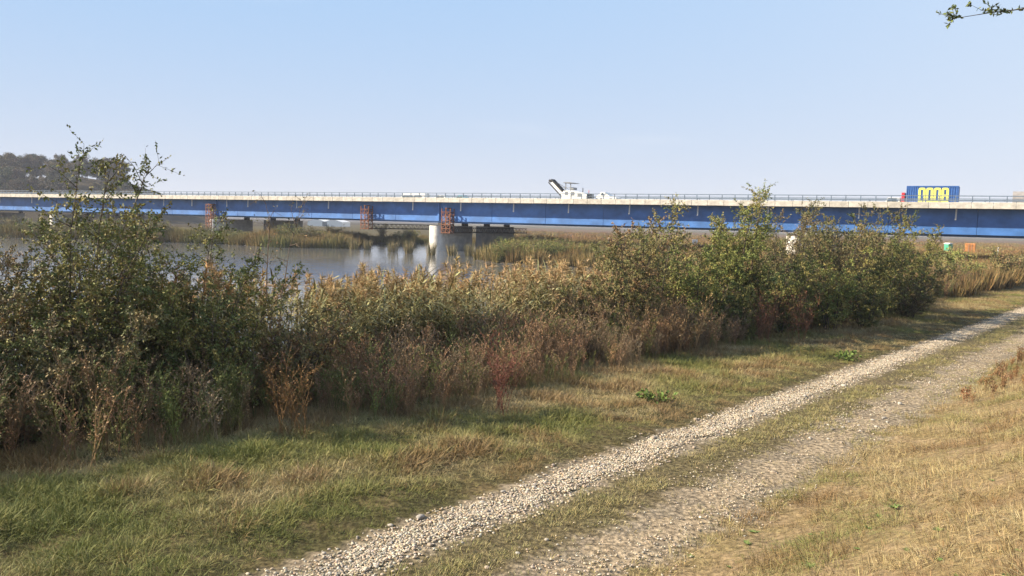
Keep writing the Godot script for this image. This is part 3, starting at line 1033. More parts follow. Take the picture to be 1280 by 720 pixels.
# ---------------------------------------------------------------- things beyond and under the bridge
func build_far() -> void:
	# portable toilet, orange site container, marker posts, greenhouse
	var t := thing("portable_toilet", "green portable toilet standing in the weeds under the bridge", "toilet", on_ground(83.2, 160), 0.4)
	var mb := MB.new()
	mb.box(Vector3(0, 1.05, 0), Vector3(1.1, 1.9, 1.1), Basis.IDENTITY, Color.WHITE, 0.05)
	obj("cabin", mb.mesh(), M.green, t)
	mb = MB.new()
	mb.box(Vector3(0, 1.0, 0.56), Vector3(0.7, 1.7, 0.03), Basis.IDENTITY, Color.WHITE, 0.008)
	obj("door", mb.mesh(), M.green, t)
	mb = MB.new()
	mb.prism(PackedVector2Array([Vector2(-0.6, 2.0), Vector2(0.6, 2.0), Vector2(0.45, 2.16), Vector2(0, 2.22), Vector2(-0.45, 2.16)]), -0.6, 0.6)
	obj("roof", mb.mesh(), M.white_paint, t)
	mb = MB.new()
	mb.box(Vector3(0, 0.03, 0), Vector3(1.2, 0.14, 1.2))
	obj("skid", mb.mesh(), M.black, t)
	t = thing("site_container", "orange site container standing in the weeds under the bridge", "container", on_ground(87.4, 160), -0.5)
	t.scale = Vector3(0.85, 0.85, 0.85)
	mb = MB.new()
	mb.box(Vector3(0, 1.35, -1.6), Vector3(2.1, 2.5, 4.0), Basis.IDENTITY, Color.WHITE, 0.06)
	obj("body", mb.mesh(), M.orange, t)
	for k in 2:
		mb = MB.new()
		mb.box(Vector3(-0.5 + k, 1.35, 0.42), Vector3(0.92, 2.2, 0.05), Basis.IDENTITY, Color.WHITE, 0.015)
		obj("door", mb.mesh(), M.orange, t)
		mb = MB.new()
		mb.tube(Vector3(-0.3 + 0.6 * k, 0.3, 0.48), Vector3(-0.3 + 0.6 * k, 2.4, 0.48), 0.03, 0.03, 6)
		obj("locking_bar", mb.mesh(), M.grey_paint, t)
	mb = MB.new()
	mb.box(Vector3(0, 0.06, -1.6), Vector3(2.0, 0.2, 3.9))
	obj("base_frame", mb.mesh(), M.black, t)
	for p: Array in [[80.0, 138.0, 2.0, "white marker post in the tall weeds right of the orange container"], [2.6, 142.0, 1.9, "white marker post under the bridge closest to the second pier"], [16.2, 142.0, 1.9, "white marker post under the bridge in line with the tall sprig of the shrub"], [28.5, 142.0, 2.0, "white marker post under the bridge beside the small white board"]]:
		t = thing("marker_post", p[3], "post", on_ground(p[0], p[1], 0.1), 0.0, "white marker posts under the bridge")
		mb = MB.new()
		mb.tube(Vector3.ZERO, Vector3(0, p[2], 0), 0.09, 0.08, 8, Color.WHITE, true)
		obj("shaft", mb.mesh(), M.pipe, t)
		mb = MB.new()
		mb.tube(Vector3(0, float(p[2]) - 0.35, 0), Vector3(0, float(p[2]) - 0.2, 0), 0.095, 0.094, 8)
		obj("band", mb.mesh(), M.grey_paint, t)
	t = thing("notice_board", "small white board on legs under the bridge", "sign", on_ground(30.6, 141.0, 0.05))
	mb = MB.new()
	mb.box(Vector3(0, 1.5, 0.04), Vector3(0.9, 0.8, 0.03), Basis.IDENTITY, Color.WHITE, 0.006)
	obj("panel", mb.mesh(), M.white_paint, t)
	for x: float in [-0.3, 0.3]:
		mb = MB.new()
		mb.box(Vector3(x, 0.9, 0), Vector3(0.05, 1.8, 0.05))
		obj("leg", mb.mesh(), M.grey_paint, t)
	t = thing("greenhouse", "long low white greenhouse far across the fields under the bridge", "building", on_ground(-88, 400))
	mb = MB.new()
	mb.prism(PackedVector2Array([Vector2(-8, 0), Vector2(8, 0), Vector2(8, 2.2), Vector2(4, 3.4), Vector2(0, 2.3), Vector2(-4, 3.4), Vector2(-8, 2.2)]), -10, 10)
	obj("wall", mb.mesh(), M.white_paint, t)
	mb = MB.new()
	mb.box(Vector3(0, 1.1, 10.02), Vector3(2.2, 2.0, 0.04))
	obj("door", mb.mesh(), M.grey_paint, t)
	# woods on the hill behind the far end of the bridge
	var kinds: Array = []
	for k in 5:
		var pal: Array = [[Color(0.0965, 0.0773, 0.0451), Color(0.129, 0.0902, 0.0515)], [Color(0.0709, 0.0837, 0.0386), Color(0.0965, 0.0965, 0.0451)], [Color(0.167, 0.122, 0.0515), Color(0.129, 0.11, 0.0515)], [Color(0.11, 0.0773, 0.0579), Color(0.0902, 0.0709, 0.0515)], [Color(0.0773, 0.0773, 0.0451), Color(0.115, 0.0965, 0.0515)]][k]
		kinds.append(tree_meshes(900 + k, 9.0, 3.4, pal, 2600, 0.42))
	for i in 290:
		var x := rr(-290, -150)
		var d := rr(305, 405)
		var e := clampf((-144.0 - x) / 40.0, 0.0, 1.0)
		if e < 0.2 or x > -0.462 * d: continue
		var o := thing("hill_tree", "bare brownish autumn tree in the wood on the hill behind the bridge", "tree", on_ground(x, d, 0.2), rr(0, TAU), "trees on the far hill")
		o.scale = Vector3.ONE * rr(0.75, 1.2)
		var m: Array = kinds[rng.randi() % 5]
		obj("trunk", m[0], M.bark, o)
		obj("crown", m[1], M.veg, o)

func tree_meshes(seed_: int, h: float, w: float, pal: Array, leaves: int, size: float) -> Array:
	var keep := rng.state
	rng.seed = seed_
	var wood := MB.new()
	var lf := MB.new()
	var bark := Color(0.06, 0.05, 0.04)
	wood.tube(Vector3.ZERO, Vector3(0.1, h * 0.5, 0), 0.2, 0.11, 7, bark)
	wood.tube(Vector3(0.1, h * 0.5, 0), Vector3(0.0, h * 0.9, 0.1), 0.11, 0.02, 5, bark)
	var clumps := []
	for i in 24:
		var y := h * rr(0.28, 0.95)
		var a := rr(0, TAU)
		var r := w * sqrt(maxf(0.05, 1.0 - pow((y / h - 0.5) / 0.55, 2.0))) * rr(0.35, 0.85)
		var p := Vector3(cos(a) * r, y, sin(a) * r)
		var s := Vector3(0.05, minf(y - 0.7, h * 0.6), 0)
		wood.tube(s, p, 0.06, 0.015, 4, bark)
		clumps.append([p, rr(0.6, 1.25), pal[rng.randi() % pal.size()]])
	for i in leaves:
		var c: Array = clumps[rng.randi() % clumps.size()]
		var p: Vector3 = c[0] + rdir() * float(c[1]) * pow(rng.randf(), 0.5)
		var d := rdir()
		lf.leaf(p, d, d.cross(rdir()).normalized(), size * rr(0.6, 1.2), size * 0.6, vary(c[2], 0.3))
	rng.state = keep
	return [wood.mesh(), lf.mesh()]

# ---------------------------------------------------------------- shrubs
func shrub(called: String, label: String, x: float, d: float, o: Dictionary, group := "") -> Node3D:
	# many stems from one stool; branches and twigs leave them; leaves sit along the twigs
	var root := thing(called, label, "shrub", on_ground(x, d, 0.05), 0.0, group)
	rng.seed = o.seed
	var lush: float = o.get("lush", 1.7)
	var wood := MB.new()
	var lf := MB.new()
	var h: float = o.h
	var w: float = o.w
	var leaf: float = o.get("leaf", 0.05)
	var pal: Array = o.pal
	var bark: Color = o.get("bark", Color(0.075, 0.06, 0.045))
	var low: float = o.get("low", 0.12)
	var per: int = o.get("leaves", 12)
	var lean: Vector3 = o.get("lean", Vector3.ZERO)
	var stems: int = o.get("stems", 11)
	for s in stems:
		var az := TAU * (s + rr(-0.35, 0.35)) / stems
		var out := Vector3(cos(az), 0, sin(az))
		var hs := h * (rr(0.62, 0.95) if s > 1 else 1.0)
		var reach := w * rr(0.25, 0.95)
		var pts: Array[Vector3] = []
		var base := out * (rr(0.05, 0.25) if stems > 3 else 0.004)
		var n := 8
		var wob := Vector3(rr(-1, 1), 0, rr(-1, 1)) * 0.14 * h
		for i in n + 1:
			var t := float(i) / n
			pts.append(base + out * reach * pow(t, 1.35) + Vector3(0, hs * (t - 0.12 * t * t * reach / w) * 1.06, 0) + wob * sin(t * 5.0 + s) * t * 0.35 + lean * t * t + Vector3(rr(-1, 1), 0, rr(-1, 1)) * 0.03)
		var r0 := rr(0.016, 0.03) * sqrt(h / 3.0)
		for i in n:
			wood.tube(pts[i], pts[i + 1], r0 * (1.0 - 0.85 * i / n), r0 * (1.0 - 0.85 * (i + 1) / n), 5, bark)
		var nb: int = o.get("branches", 11)
		for b in nb:
			var t := lerpf(low, 1.0, pow((b + rng.randf()) / nb, 0.85))
			var f := t * n
			var i0 := mini(int(f), n - 1)
			var p := pts[i0].lerp(pts[i0 + 1], f - i0)
			var a2 := rr(0, TAU)
			var up := rr(0.15, 0.85)
			var bd := (Vector3(cos(a2), 0, sin(a2)) + out * 0.35 + Vector3(0, up, 0) + (Vector3(0, 1.0, 0) if t > 0.85 else Vector3.ZERO)).normalized()
			var bl: float = o.get("reach", 0.24) * h * rr(0.5, 1.15) * (1.15 - 0.62 * t)
			var mid := p + bd * bl * 0.55
			var end := mid + (bd + Vector3(rr(-0.3, 0.3), rr(-0.2, 0.35), rr(-0.3, 0.3))).normalized() * bl * 0.45
			wood.tube(p, mid, 0.008, 0.006, 4, bark)
			wood.tube(mid, end, 0.006, 0.003, 3, bark)
			var nt: int = o.get("twigs", 6)
			var tone: Color = pal[rng.randi() % pal.size()]
			for k in nt:
				var q := float(k + 1) / nt
				var tp := (p.lerp(mid, q * 2.0) if q < 0.5 else mid.lerp(end, q * 2.0 - 1.0))
				var td := (bd * 0.6 + rdir()).normalized()
				var tl := rr(0.14, 0.34) * (h / 3.5)
				wood.tube(tp, tp + td * tl, 0.0035, 0.002, 3, bark)
				var c2: Color = tone if rng.randf() < 0.75 else pal[rng.randi() % pal.size()]
				for m in int(per * lush):
					if rng.randf() > o.get("full", 1.0): continue
					var lp := tp + td * tl * rr(0.1, 1.1) + rdir() * 0.02
					var ld := (td * 0.5 + rdir() + Vector3(0, -0.15, 0)).normalized()
					var sd := ld.cross(rdir()).normalized()
					lf.leaf(lp, ld, sd, leaf * rr(0.75, 1.4), leaf * rr(0.42, 0.7), vary(c2, 0.28))
	obj("stems", wood.mesh(), M.bark, root)
	if lf.v.size() > 0:
		obj("foliage", lf.mesh(), M.veg, root)
	return root

func build_shrubs() -> void:
	var olive := [Color(0.13, 0.143, 0.0442), Color(0.182, 0.182, 0.0546), Color(0.104, 0.13, 0.0442), Color(0.221, 0.195, 0.065)]
	var dull := [Color(0.163, 0.15, 0.065), Color(0.13, 0.137, 0.0546), Color(0.208, 0.163, 0.0754), Color(0.169, 0.13, 0.0676)]
	var fresh := [Color(0.182, 0.208, 0.0585), Color(0.234, 0.247, 0.0715), Color(0.143, 0.176, 0.052), Color(0.273, 0.234, 0.078)]
	var bronze := [Color(0.234, 0.156, 0.078), Color(0.182, 0.163, 0.065), Color(0.221, 0.189, 0.078), Color(0.15, 0.15, 0.0546)]
	shrub("wild_shrub", "tall dark olive shrub with thin sprigs rising above the bridge, at the left", -7.2, 14.0, {"seed": 41, "h": 3.6, "w": 1.5, "pal": olive, "stems": 13, "branches": 12, "twigs": 7, "leaves": 12, "leaf": 0.05, "lean": Vector3(0.3, 0, 0), "low": 0.06})
	shrub("sapling", "slender leaning sapling whose leafy tips stand highest against the sky", -7.35, 14.3, {"seed": 42, "h": 4.6, "w": 0.7, "pal": olive, "lush": 1.5, "stems": 6, "branches": 18, "twigs": 5, "leaves": 9, "leaf": 0.058, "reach": 0.2, "low": 0.3, "lean": Vector3(0.2, 0, 0)})
	shrub("wild_shrub", "dense dark shrub cut by the left edge of the picture", -8.9, 13.6, {"seed": 43, "h": 3.0, "w": 1.5, "pal": dull, "stems": 13, "branches": 11, "twigs": 7, "leaves": 11, "leaf": 0.055, "low": 0.05})
	shrub("wild_shrub", "dark shrub with bending branches just right of the tall left shrub", -5.2, 14.4, {"seed": 44, "h": 2.75, "w": 1.2, "pal": olive, "stems": 12, "branches": 11, "twigs": 7, "leaves": 11, "leaf": 0.05, "low": 0.05, "lean": Vector3(0.3, 0, 0)})
	shrub("wild_shrub", "low tangled shrub with brownish leaves in front of the open water", -3.9, 15.2, {"seed": 45, "h": 2.0, "w": 0.9, "pal": bronze, "stems": 12, "branches": 10, "twigs": 6, "leaves": 8, "leaf": 0.05, "low": 0.05, "lean": Vector3(0.3, 0, 0)})
	shrub("wild_shrub", "dark low shrub at the foot of the left thicket", -6.6, 12.9, {"seed": 46, "h": 2.0, "w": 1.3, "pal": dull, "stems": 12, "branches": 10, "twigs": 6, "leaves": 10, "leaf": 0.05, "low": 0.03})
	shrub("wild_shrub", "low leafy shrub before the tall left one, next to the grass", -8.3, 12.6, {"seed": 47, "h": 1.9, "w": 1.2, "pal": olive, "stems": 12, "branches": 10, "twigs": 6, "leaves": 10, "leaf": 0.05, "low": 0.03})
	shrub("bare_shrub", "nearly bare twiggy shrub with a curling tip over the bridge railing", -4.85, 16.6, {"seed": 48, "h": 4.1, "w": 0.5, "pal": bronze, "stems": 2, "branches": 9, "twigs": 3, "leaves": 2, "leaf": 0.045, "reach": 0.14, "low": 0.45, "lean": Vector3(0.25, 0, 0), "bark": Color(0.15, 0.11, 0.085)})
	# right-hand thicket
	shrub("wild_shrub", "reddish green rounded shrub at the end of the near reeds", 3.3, 23.6, {"seed": 51, "h": 3.55, "w": 1.45, "pal": bronze, "stems": 13, "branches": 12, "twigs": 7, "leaves": 11, "leaf": 0.054, "lush": 2.2, "low": 0.05})
	shrub("sprig_shrub", "thin open sprigs standing before the girder above the reddish shrub", 4.3, 24.8, {"seed": 52, "h": 4.25, "w": 0.9, "pal": fresh, "stems": 5, "branches": 10, "twigs": 4, "leaves": 8, "leaf": 0.054, "lush": 2.2, "low": 0.4, "reach": 0.13})
	shrub("wild_shrub", "yellow-green shrub between the reddish shrub and the tallest one", 5.5, 25.4, {"seed": 53, "h": 3.1, "w": 1.5, "pal": fresh, "stems": 13, "branches": 12, "twigs": 7, "leaves": 11, "leaf": 0.054, "lush": 2.2, "low": 0.05})
	shrub("wild_shrub", "tallest pale olive shrub of the thicket, reaching over the bridge railing", 7.5, 27.6, {"seed": 54, "h": 4.55, "w": 1.15, "pal": fresh, "stems": 13, "branches": 14, "twigs": 7, "leaves": 12, "leaf": 0.054, "lush": 2.2, "low": 0.06})
	shrub("wild_shrub", "dark green shrub under the tallest one, close to the grass", 8.6, 27.0, {"seed": 55, "h": 2.7, "w": 1.5, "pal": olive, "stems": 13, "branches": 11, "twigs": 7, "leaves": 11, "leaf": 0.054, "lush": 2.2, "low": 0.04})
	shrub("wild_shrub", "bare-topped grey green shrub right of the tallest one", 9.8, 29.6, {"seed": 56, "h": 4.3, "w": 1.3, "pal": dull, "stems": 12, "branches": 12, "twigs": 6, "leaves": 9, "leaf": 0.054, "lush": 2.2, "low": 0.1})
	shrub("wild_shrub", "broad olive shrub in the middle of the right thicket with twigs over the white edge", 12.2, 31.2, {"seed": 57, "h": 4.2, "w": 1.7, "pal": dull, "stems": 14, "branches": 13, "twigs": 7, "leaves": 11, "leaf": 0.054, "lush": 2.2, "low": 0.06})
	shrub("wild_shrub", "leafy green shrub second from the thicket's right end", 14.6, 33.2, {"seed": 58, "h": 4.0, "w": 1.8, "pal": olive, "stems": 14, "branches": 13, "twigs": 7, "leaves": 11, "leaf": 0.054, "lush": 2.2, "low": 0.04})
	shrub("wild_shrub", "dark shrub at the right end of the thicket, shading the grass", 17.2, 35.8, {"seed": 59, "h": 3.4, "w": 1.9, "pal": olive, "stems": 14, "branches": 12, "twigs": 7, "leaves": 11, "leaf": 0.054, "lush": 2.2, "low": 0.03})
	shrub("wild_shrub", "low dark shrub before the broad olive one, at the grass edge", 12.6, 29.6, {"seed": 60, "h": 2.0, "w": 1.4, "pal": olive, "stems": 12, "branches": 10, "twigs": 6, "leaves": 10, "leaf": 0.054, "lush": 2.2, "low": 0.03})
	shrub("wild_shrub", "low dark shrub at the foot of the thicket's right end", 16.0, 33.6, {"seed": 61, "h": 1.9, "w": 1.5, "pal": dull, "stems": 12, "branches": 10, "twigs": 6, "leaves": 10, "leaf": 0.054, "lush": 2.2, "low": 0.03})
	var more := [[-7.9, 15.4, 3.3, 1.5, dull, "olive shrub filling the back of the left thicket"], [-6.1, 15.6, 3.4, 1.3, olive, "green shrub behind the leaning sapling"], [-9.9, 15.2, 3.2, 1.5, bronze, "brownish shrub at the back of the thicket by the left edge"], [-7.4, 12.2, 1.4, 1.0, dull, "smallest dark shrub in front of the left thicket"], [4.5, 27.5, 3.3, 1.4, bronze, "bronze shrub behind the reddish one next to the water"], [6.7, 29.4, 3.6, 1.4, dull, "olive shrub behind the yellow-green one"], [10.9, 28.4, 2.6, 1.4, fresh, "bright green shrub between the tallest and the broad olive one"], [11.2, 33.4, 3.9, 1.5, olive, "green shrub behind the bare-topped one"], [13.6, 35.6, 3.9, 1.6, dull, "dull shrub behind the broad olive one"], [15.9, 36.9, 3.6, 1.7, bronze, "bronze shrub at the back of the thicket's right end"], [6.9, 25.6, 1.9, 1.2, olive, "small green shrub in front of the tallest one"], [2.2, 22.3, 2.2, 1.0, bronze, "small bronze shrub at the very end of the near reeds"]]
	for i in more.size():
		var a: Array = more[i]
		shrub("wild_shrub", a[5], a[0], a[1], {"seed": 640 + i, "h": a[2], "w": a[3], "pal": a[4], "stems": 12, "branches": 11, "twigs": 7, "leaves": 10, "leaf": 0.05 if float(a[1]) < 18.0 else 0.055, "lush": 1.5 if float(a[1]) < 18.0 else 2.1, "low": 0.04})
	# farther shrubs: right edge of the picture and the far bank
	rng.seed = 77
	var kinds: Array = []
	for k in 4:
		kinds.append(shrub_variant(700 + k, [dull, bronze, olive, fresh][k]))
	rng.seed = 79
	for p: Array in [[24.5, 47.0, 0.75, 1], [28.0, 52.0, 0.8, 3], [33.0, 56.0, 0.9, 1], [37.0, 61.0, 0.85, 0], [29.5, 57.5, 0.9, 3], [40.5, 60.0, 0.8, 1], [36.5, 54.5, 0.6, 1]]:
		var o := thing("field_shrub", "yellow brown shrub among the tall weeds beyond the right end of the thicket", "shrub", on_ground(p[0], p[1], 0.05), rr(0, TAU), "shrubs beyond the thicket")
		o.scale = Vector3.ONE * float(p[2])
		obj("stems", kinds[p[3]][0], M.bark, o)
		obj("foliage", kinds[p[3]][1], M.veg, o)
	for i in 64:
		var x := rr(-118, -19)
		var d := rr(120, 138) if x < -28 else rr(122, 128)
		if x > -27.0: d = rr(150.0, 165.0)
		if shore_dist(x, d) < 1.0: d += 6.0
		var o := thing("bank_shrub", "dull green shrub on the far river bank before the bridge", "shrub", on_ground(x, d, 0.05), rr(0, TAU), "shrubs on the far bank")
		o.scale = Vector3(rr(0.8, 1.3), rr(0.5, 0.95), rr(0.8, 1.3)) * 1.1
		var m: Array = kinds[rng.randi() % 3]
		obj("stems", m[0], M.bark, o)
		obj("foliage", m[1], M.veg, o)
	for i in 14:
		var x := -2.4 + 0.85 * i
		var d := rr(89.6, 92.5) if i > 0 else 94.0
		var o := thing("islet_shrub", "bushy green growth among the reeds of the spit right of the white pier", "shrub", on_ground(x, d, 0.1), rr(0, TAU), "growth on the reed spit")
		o.scale = Vector3(rr(0.6, 0.9), rr(0.62, 0.85), rr(0.6, 0.9))
		var m: Array = kinds[[0, 2, 3][i % 3]]
		obj("stems", m[0], M.bark, o)
		obj("foliage", m[1], M.veg, o)
	for i in 26:
		var x := rr(2, 60)
		var d := rr(92, 116) if x < 30 else rr(85, 110)
		var o := thing("bank_shrub", "dull green shrub on the ground under the bridge behind the right thicket", "shrub", on_ground(x, d, 0.05), rr(0, TAU), "shrubs under the bridge")
		o.scale = Vector3(rr(0.7, 1.1), rr(0.45, 0.75), rr(0.7, 1.1))
		var m: Array = kinds[rng.randi() % 3]
		obj("stems", m[0], M.bark, o)
		obj("foliage", m[1], M.veg, o)

func shrub_variant(seed_: int, pal: Array) -> Array:
	var keep := rng.state
	rng.seed = seed_
	var wood := MB.new()
	var lf := MB.new()
	var bark := Color(0.075, 0.06, 0.045)
	for s in 14:
		var az := rr(0, TAU)
		var out := Vector3(cos(az), 0, sin(az))
		var tip := out * rr(0.3, 1.8) + Vector3(0, rr(1.6, 3.0), 0)
		wood.tube(out * 0.15, tip * 0.5 + Vector3(0, 0.25, 0), 0.025, 0.016, 4, bark)
		wood.tube(tip * 0.5 + Vector3(0, 0.25, 0), tip, 0.016, 0.005, 3, bark)
		for b in 16:
			var t := rr(0.08, 1.0)
			var p := tip * t + Vector3(0, 0.2 * sin(t * PI), 0) + rdir() * 0.35
			var tone: Color = pal[rng.randi() % pal.size()]
			for k in 16:
				var d := rdir()
				lf.leaf(p + rdir() * 0.22 * sqrt(rng.randf()) * 1.3, d, d.cross(rdir()).normalized(), rr(0.08, 0.17), rr(0.05, 0.09), vary(tone, 0.3))
	rng.state = keep
	return [wood.mesh(), lf.mesh()]

# ---------------------------------------------------------------- reeds, weeds, grass
func reed_mesh(seed_: int) -> ArrayMesh:
	rng.seed = seed_
	var mb := MB.new()
	var h := rr(1.7, 2.35)
	var lean := Vector3(rr(-0.12, 0.16), 0, rr(-0.12, 0.12)) * h
	var straw := Color(0.38, 0.30, 0.15)
	var p0 := Vector3.ZERO
	var pts: Array[Vector3] = [p0]
	for i in 4:
		var t := (i + 1) / 4.0
		pts.append(Vector3(0, h * t, 0) + lean * t * t)
		mb.tube(pts[i], pts[i + 1], 0.007 - 0.001 * i, 0.006 - 0.001 * i, 3, straw)
	for k in 11:
		var t := rr(0.18, 0.97)
		var f := t * 4.0
		var i0 := mini(int(f), 3)
		var p := pts[i0].lerp(pts[i0 + 1], f - i0)
		var a := rr(0, TAU)
		var o := Vector3(cos(a), 0, sin(a))
		var green := Color(0.17, 0.185, 0.085).lerp(Color(0.46, 0.38, 0.20), clampf(rng.randfn(0.5, 0.35), 0.0, 1.0))
		mb.ribbon(p, (o * 0.6 + Vector3(0, rr(0.5, 1.1), 0)).normalized(), Vector3(-o.z, 0, o.x), rr(0.36, 0.72), rr(0.028, 0.048), rr(0.7, 1.8), vary(green, 0.15), 3)
	if seed_ % 5 < 2:
		# feathery plume nodding to one side
		var top := pts[4]
		var pc := Color(0.36, 0.25, 0.135)
		var nod := Vector3(rr(0.2, 0.7), 0, rr(-0.3, 0.3))
		for k in 46:
			var t := rng.randf()
			var p := top + Vector3(0, 0.28 * t - 0.03, 0) + nod * 0.12 * t
			var o := (rdir() * 0.55 + nod * 0.5 + Vector3(0, 0.75 - 0.3 * t, 0)).normalized()
			mb.ribbon(p, o, o.cross(rdir()).normalized(), rr(0.08, 0.21), rr(0.011, 0.021), rr(0.3, 0.8), vary(pc, 0.25), 2)
	return mb.mesh()

func build_reeds() -> void:
	var variants: Array = []
	for k in 9: variants.append(reed_mesh(300 + k))
	rng.seed = 301
	var places := []
	for i in 9000:
		var u := rr(-22, 40)
		var v := -7.0 - 4.4 * pow(rng.randf(), 1.1)
		if u < 6.0: v -= 1.6
		v += 0.8 * lumps.get_noise_2d(u * 10.0, 3.0)
		if u > 19.0 and v > -8.6: continue
		var p := xd_of(u, v)
		if p.y < 9.0: continue
		var s := shore_dist(p.x, p.y)
		if s < 0.4: continue
		var q := patch.get_noise_2d(p.x * 0.5, p.y * 0.5)
		if q < -0.28 and rng.randf() < 0.75: continue
		var g := on_ground(p.x, p.y, 0.05)
		var sc := rr(0.82, 1.08) * (1.0 + 0.22 * q)
		if u > -12.0 and u < 3.5: sc *= 0.86
		var tint := Color(1, 1, 1).lerp(Color(0.92, 0.97, 0.84), clampf(0.5 + q * 1.2 + rr(-0.35, 0.35), 0.0, 1.0))
		tint = vary(tint, 0.15)
		places.append([Transform3D(Basis(Vector3.UP, rr(-0.9, 0.9) + (PI if rng.randf() < 0.25 else 0.0)), g).scaled_local(Vector3(1, 1, 1) * sc), tint])
	for i in 210:
		var x := rr(-11.5, -4.2)
		var d := rr(14.6, 17.5)
		if shore_dist(x, d) < 0.3: continue
		places.append([Transform3D(Basis(Vector3.UP, rr(-0.9, 0.9)), on_ground(x, d, 0.05)).scaled_local(Vector3.ONE * rr(0.95, 1.2)), vary(Color(0.9, 0.86, 0.74), 0.2)])
	mass("reed_bed", "tall straw and green reeds with brown plumes along the near shore", "reeds", variants, M.veg, places)
	# far reeds: upright sheaves of blades
	var sheaves: Array = []
	for k in 4:
		rng.seed = 340 + k
		var mb := MB.new()
		for i in 60:
			var a := rr(0, TAU)
			var r := 0.5 * sqrt(rng.randf())
			var o := Vector3(cos(a), 0, sin(a))
			var col := Color(0.16, 0.16, 0.075).lerp(Color(0.30, 0.225, 0.12), rng.randf())
			mb.ribbon(o * r, (Vector3(0, 1, 0) + o * rr(0.0, 0.35)).normalized(), Vector3(cos(a * 3.0), 0, sin(a * 3.0)), rr(1.3, 2.3), rr(0.035, 0.06), rr(0.0, 0.5), vary(col, 0.2), 3)
		sheaves.append(mb.mesh())
	rng.seed = 350
	places = []
	var guard := 0
	while places.size() < 5200 and guard < 60000:
		guard += 1
		var x := rr(-130, 12)
		var d := rr(82, 172)
		var s := shore_dist(x, d)
		if s < 0.15 or s > 9.0: continue
		if s > 4.5 and rng.randf() < 0.55: continue
		if d < 101.0 and x > -6.0 and rng.randf() < 0.68: continue
		var far_arm := d > 150.0 and x > -28.0
		var tint := vary(Color(0.72, 0.85, 0.58).lerp(Color(0.95, 0.78, 0.6), clampf(0.5 + patch.get_noise_2d(x * 0.15, d * 0.15) * 1.6, 0.0, 1.0)), 0.15)
		var sc := rr(0.5, 1.05) * (0.5 if far_arm else 0.9) * (1.0 + 0.5 * patch.get_noise_2d(x * 0.4, d * 0.4))
		places.append([Transform3D(Basis(Vector3.UP, rr(0, TAU)), Vector3(x, maxf(ground_y(x, d), -0.05) - 0.05, -d)).scaled_local(Vector3(1.2, 1.0, 1.2) * sc), tint])
	mass("far_reeds", "belt of green and tan reeds along the far shore", "reeds", sheaves, M.veg, places)
	# single reed clumps that stand in the water
	rng.seed = 360
	for p: Array in [[-16.2, 112.6, 1.0, "slim tan reed clump alone in the water, first left of the white pier row"], [-13.4, 108.7, 1.15, "fuller reed clump in the water between two slimmer ones"], [-10.4, 105.6, 1.1, "reed clump in the water closest to the white pier nose"], [-7.6, 106.5, 1.0, "pair-like reed clump in the water before the shaded pier wall"], [-5.6, 105.0, 1.1, "broad reed clump in the water where the shaded pier wall ends"], [-22.6, 119.0, 1.0, "dark reed clump at the tip of the far reed belt"], [-20.6, 118.6, 0.95, "small reed clump just off the tip of the far reed belt"]]:
		var t := thing("reed_clump", p[3], "reeds", Vector3(p[0], -0.05, -float(p[1])), rr(0, TAU), "reed clumps standing in the water")
		t.scale = Vector3(1.0, 1.0, 1.0) * float(p[2])
		for k in 3:
			var o := obj("sheaf", sheaves[(k + int(p[1])) % 4], M.far_reed if M.has("far_reed") else M.veg, t)
			o.position = Vector3(rr(-0.35, 0.35), 0, rr(-0.35, 0.35))
			o.rotation.y = rr(0, TAU)
			o.scale = Vector3(0.75, rr(0.75, 1.0), 0.75)
	# tall weeds and reeds on the low ground under the near half of the bridge
	places = []
	rng.seed = 370
	for i in 5200:
		var d := rr(44, 135)
		var x := d * rr(0.05, 0.72)
		if uv_of(x, d).y > -3.4: continue
		if shore_dist(x, d) < 0.3: continue
		var tint := vary(Color(0.95, 0.85, 0.6).lerp(Color(0.8, 0.62, 0.52), clampf(0.5 + patch.get_noise_2d(x * 0.2, d * 0.2) * 1.6, 0.0, 1.0)), 0.2)
		var sc := rr(0.45, 0.8)
		places.append([Transform3D(Basis(Vector3.UP, rr(0, TAU)), on_ground(x, d, 0.05)).scaled_local(Vector3(1.5, 1.0, 1.5) * sc), tint])
	for i in 4200:
		var d := 135.0 + 260.0 * pow(rng.randf(), 1.7)
		var x := d * rr(0.0, 0.7)
		places.append([Transform3D(Basis(Vector3.UP, rr(0, TAU)), on_ground(x, d, 0.05)).scaled_local(Vector3(3.0, 1.0, 3.0) * rr(0.25, 0.55)), vary(Color(0.85, 0.85, 0.55).lerp(Color(0.95, 0.66, 0.5), clampf(0.6 + patch.get_noise_2d(x * 0.1, d * 0.1) * 1.6, 0.0, 1.0)), 0.2)])
	mass("tall_weeds", "yellow and brown tall weeds on the low ground towards the bridge", "weeds", sheaves, M.veg, places)

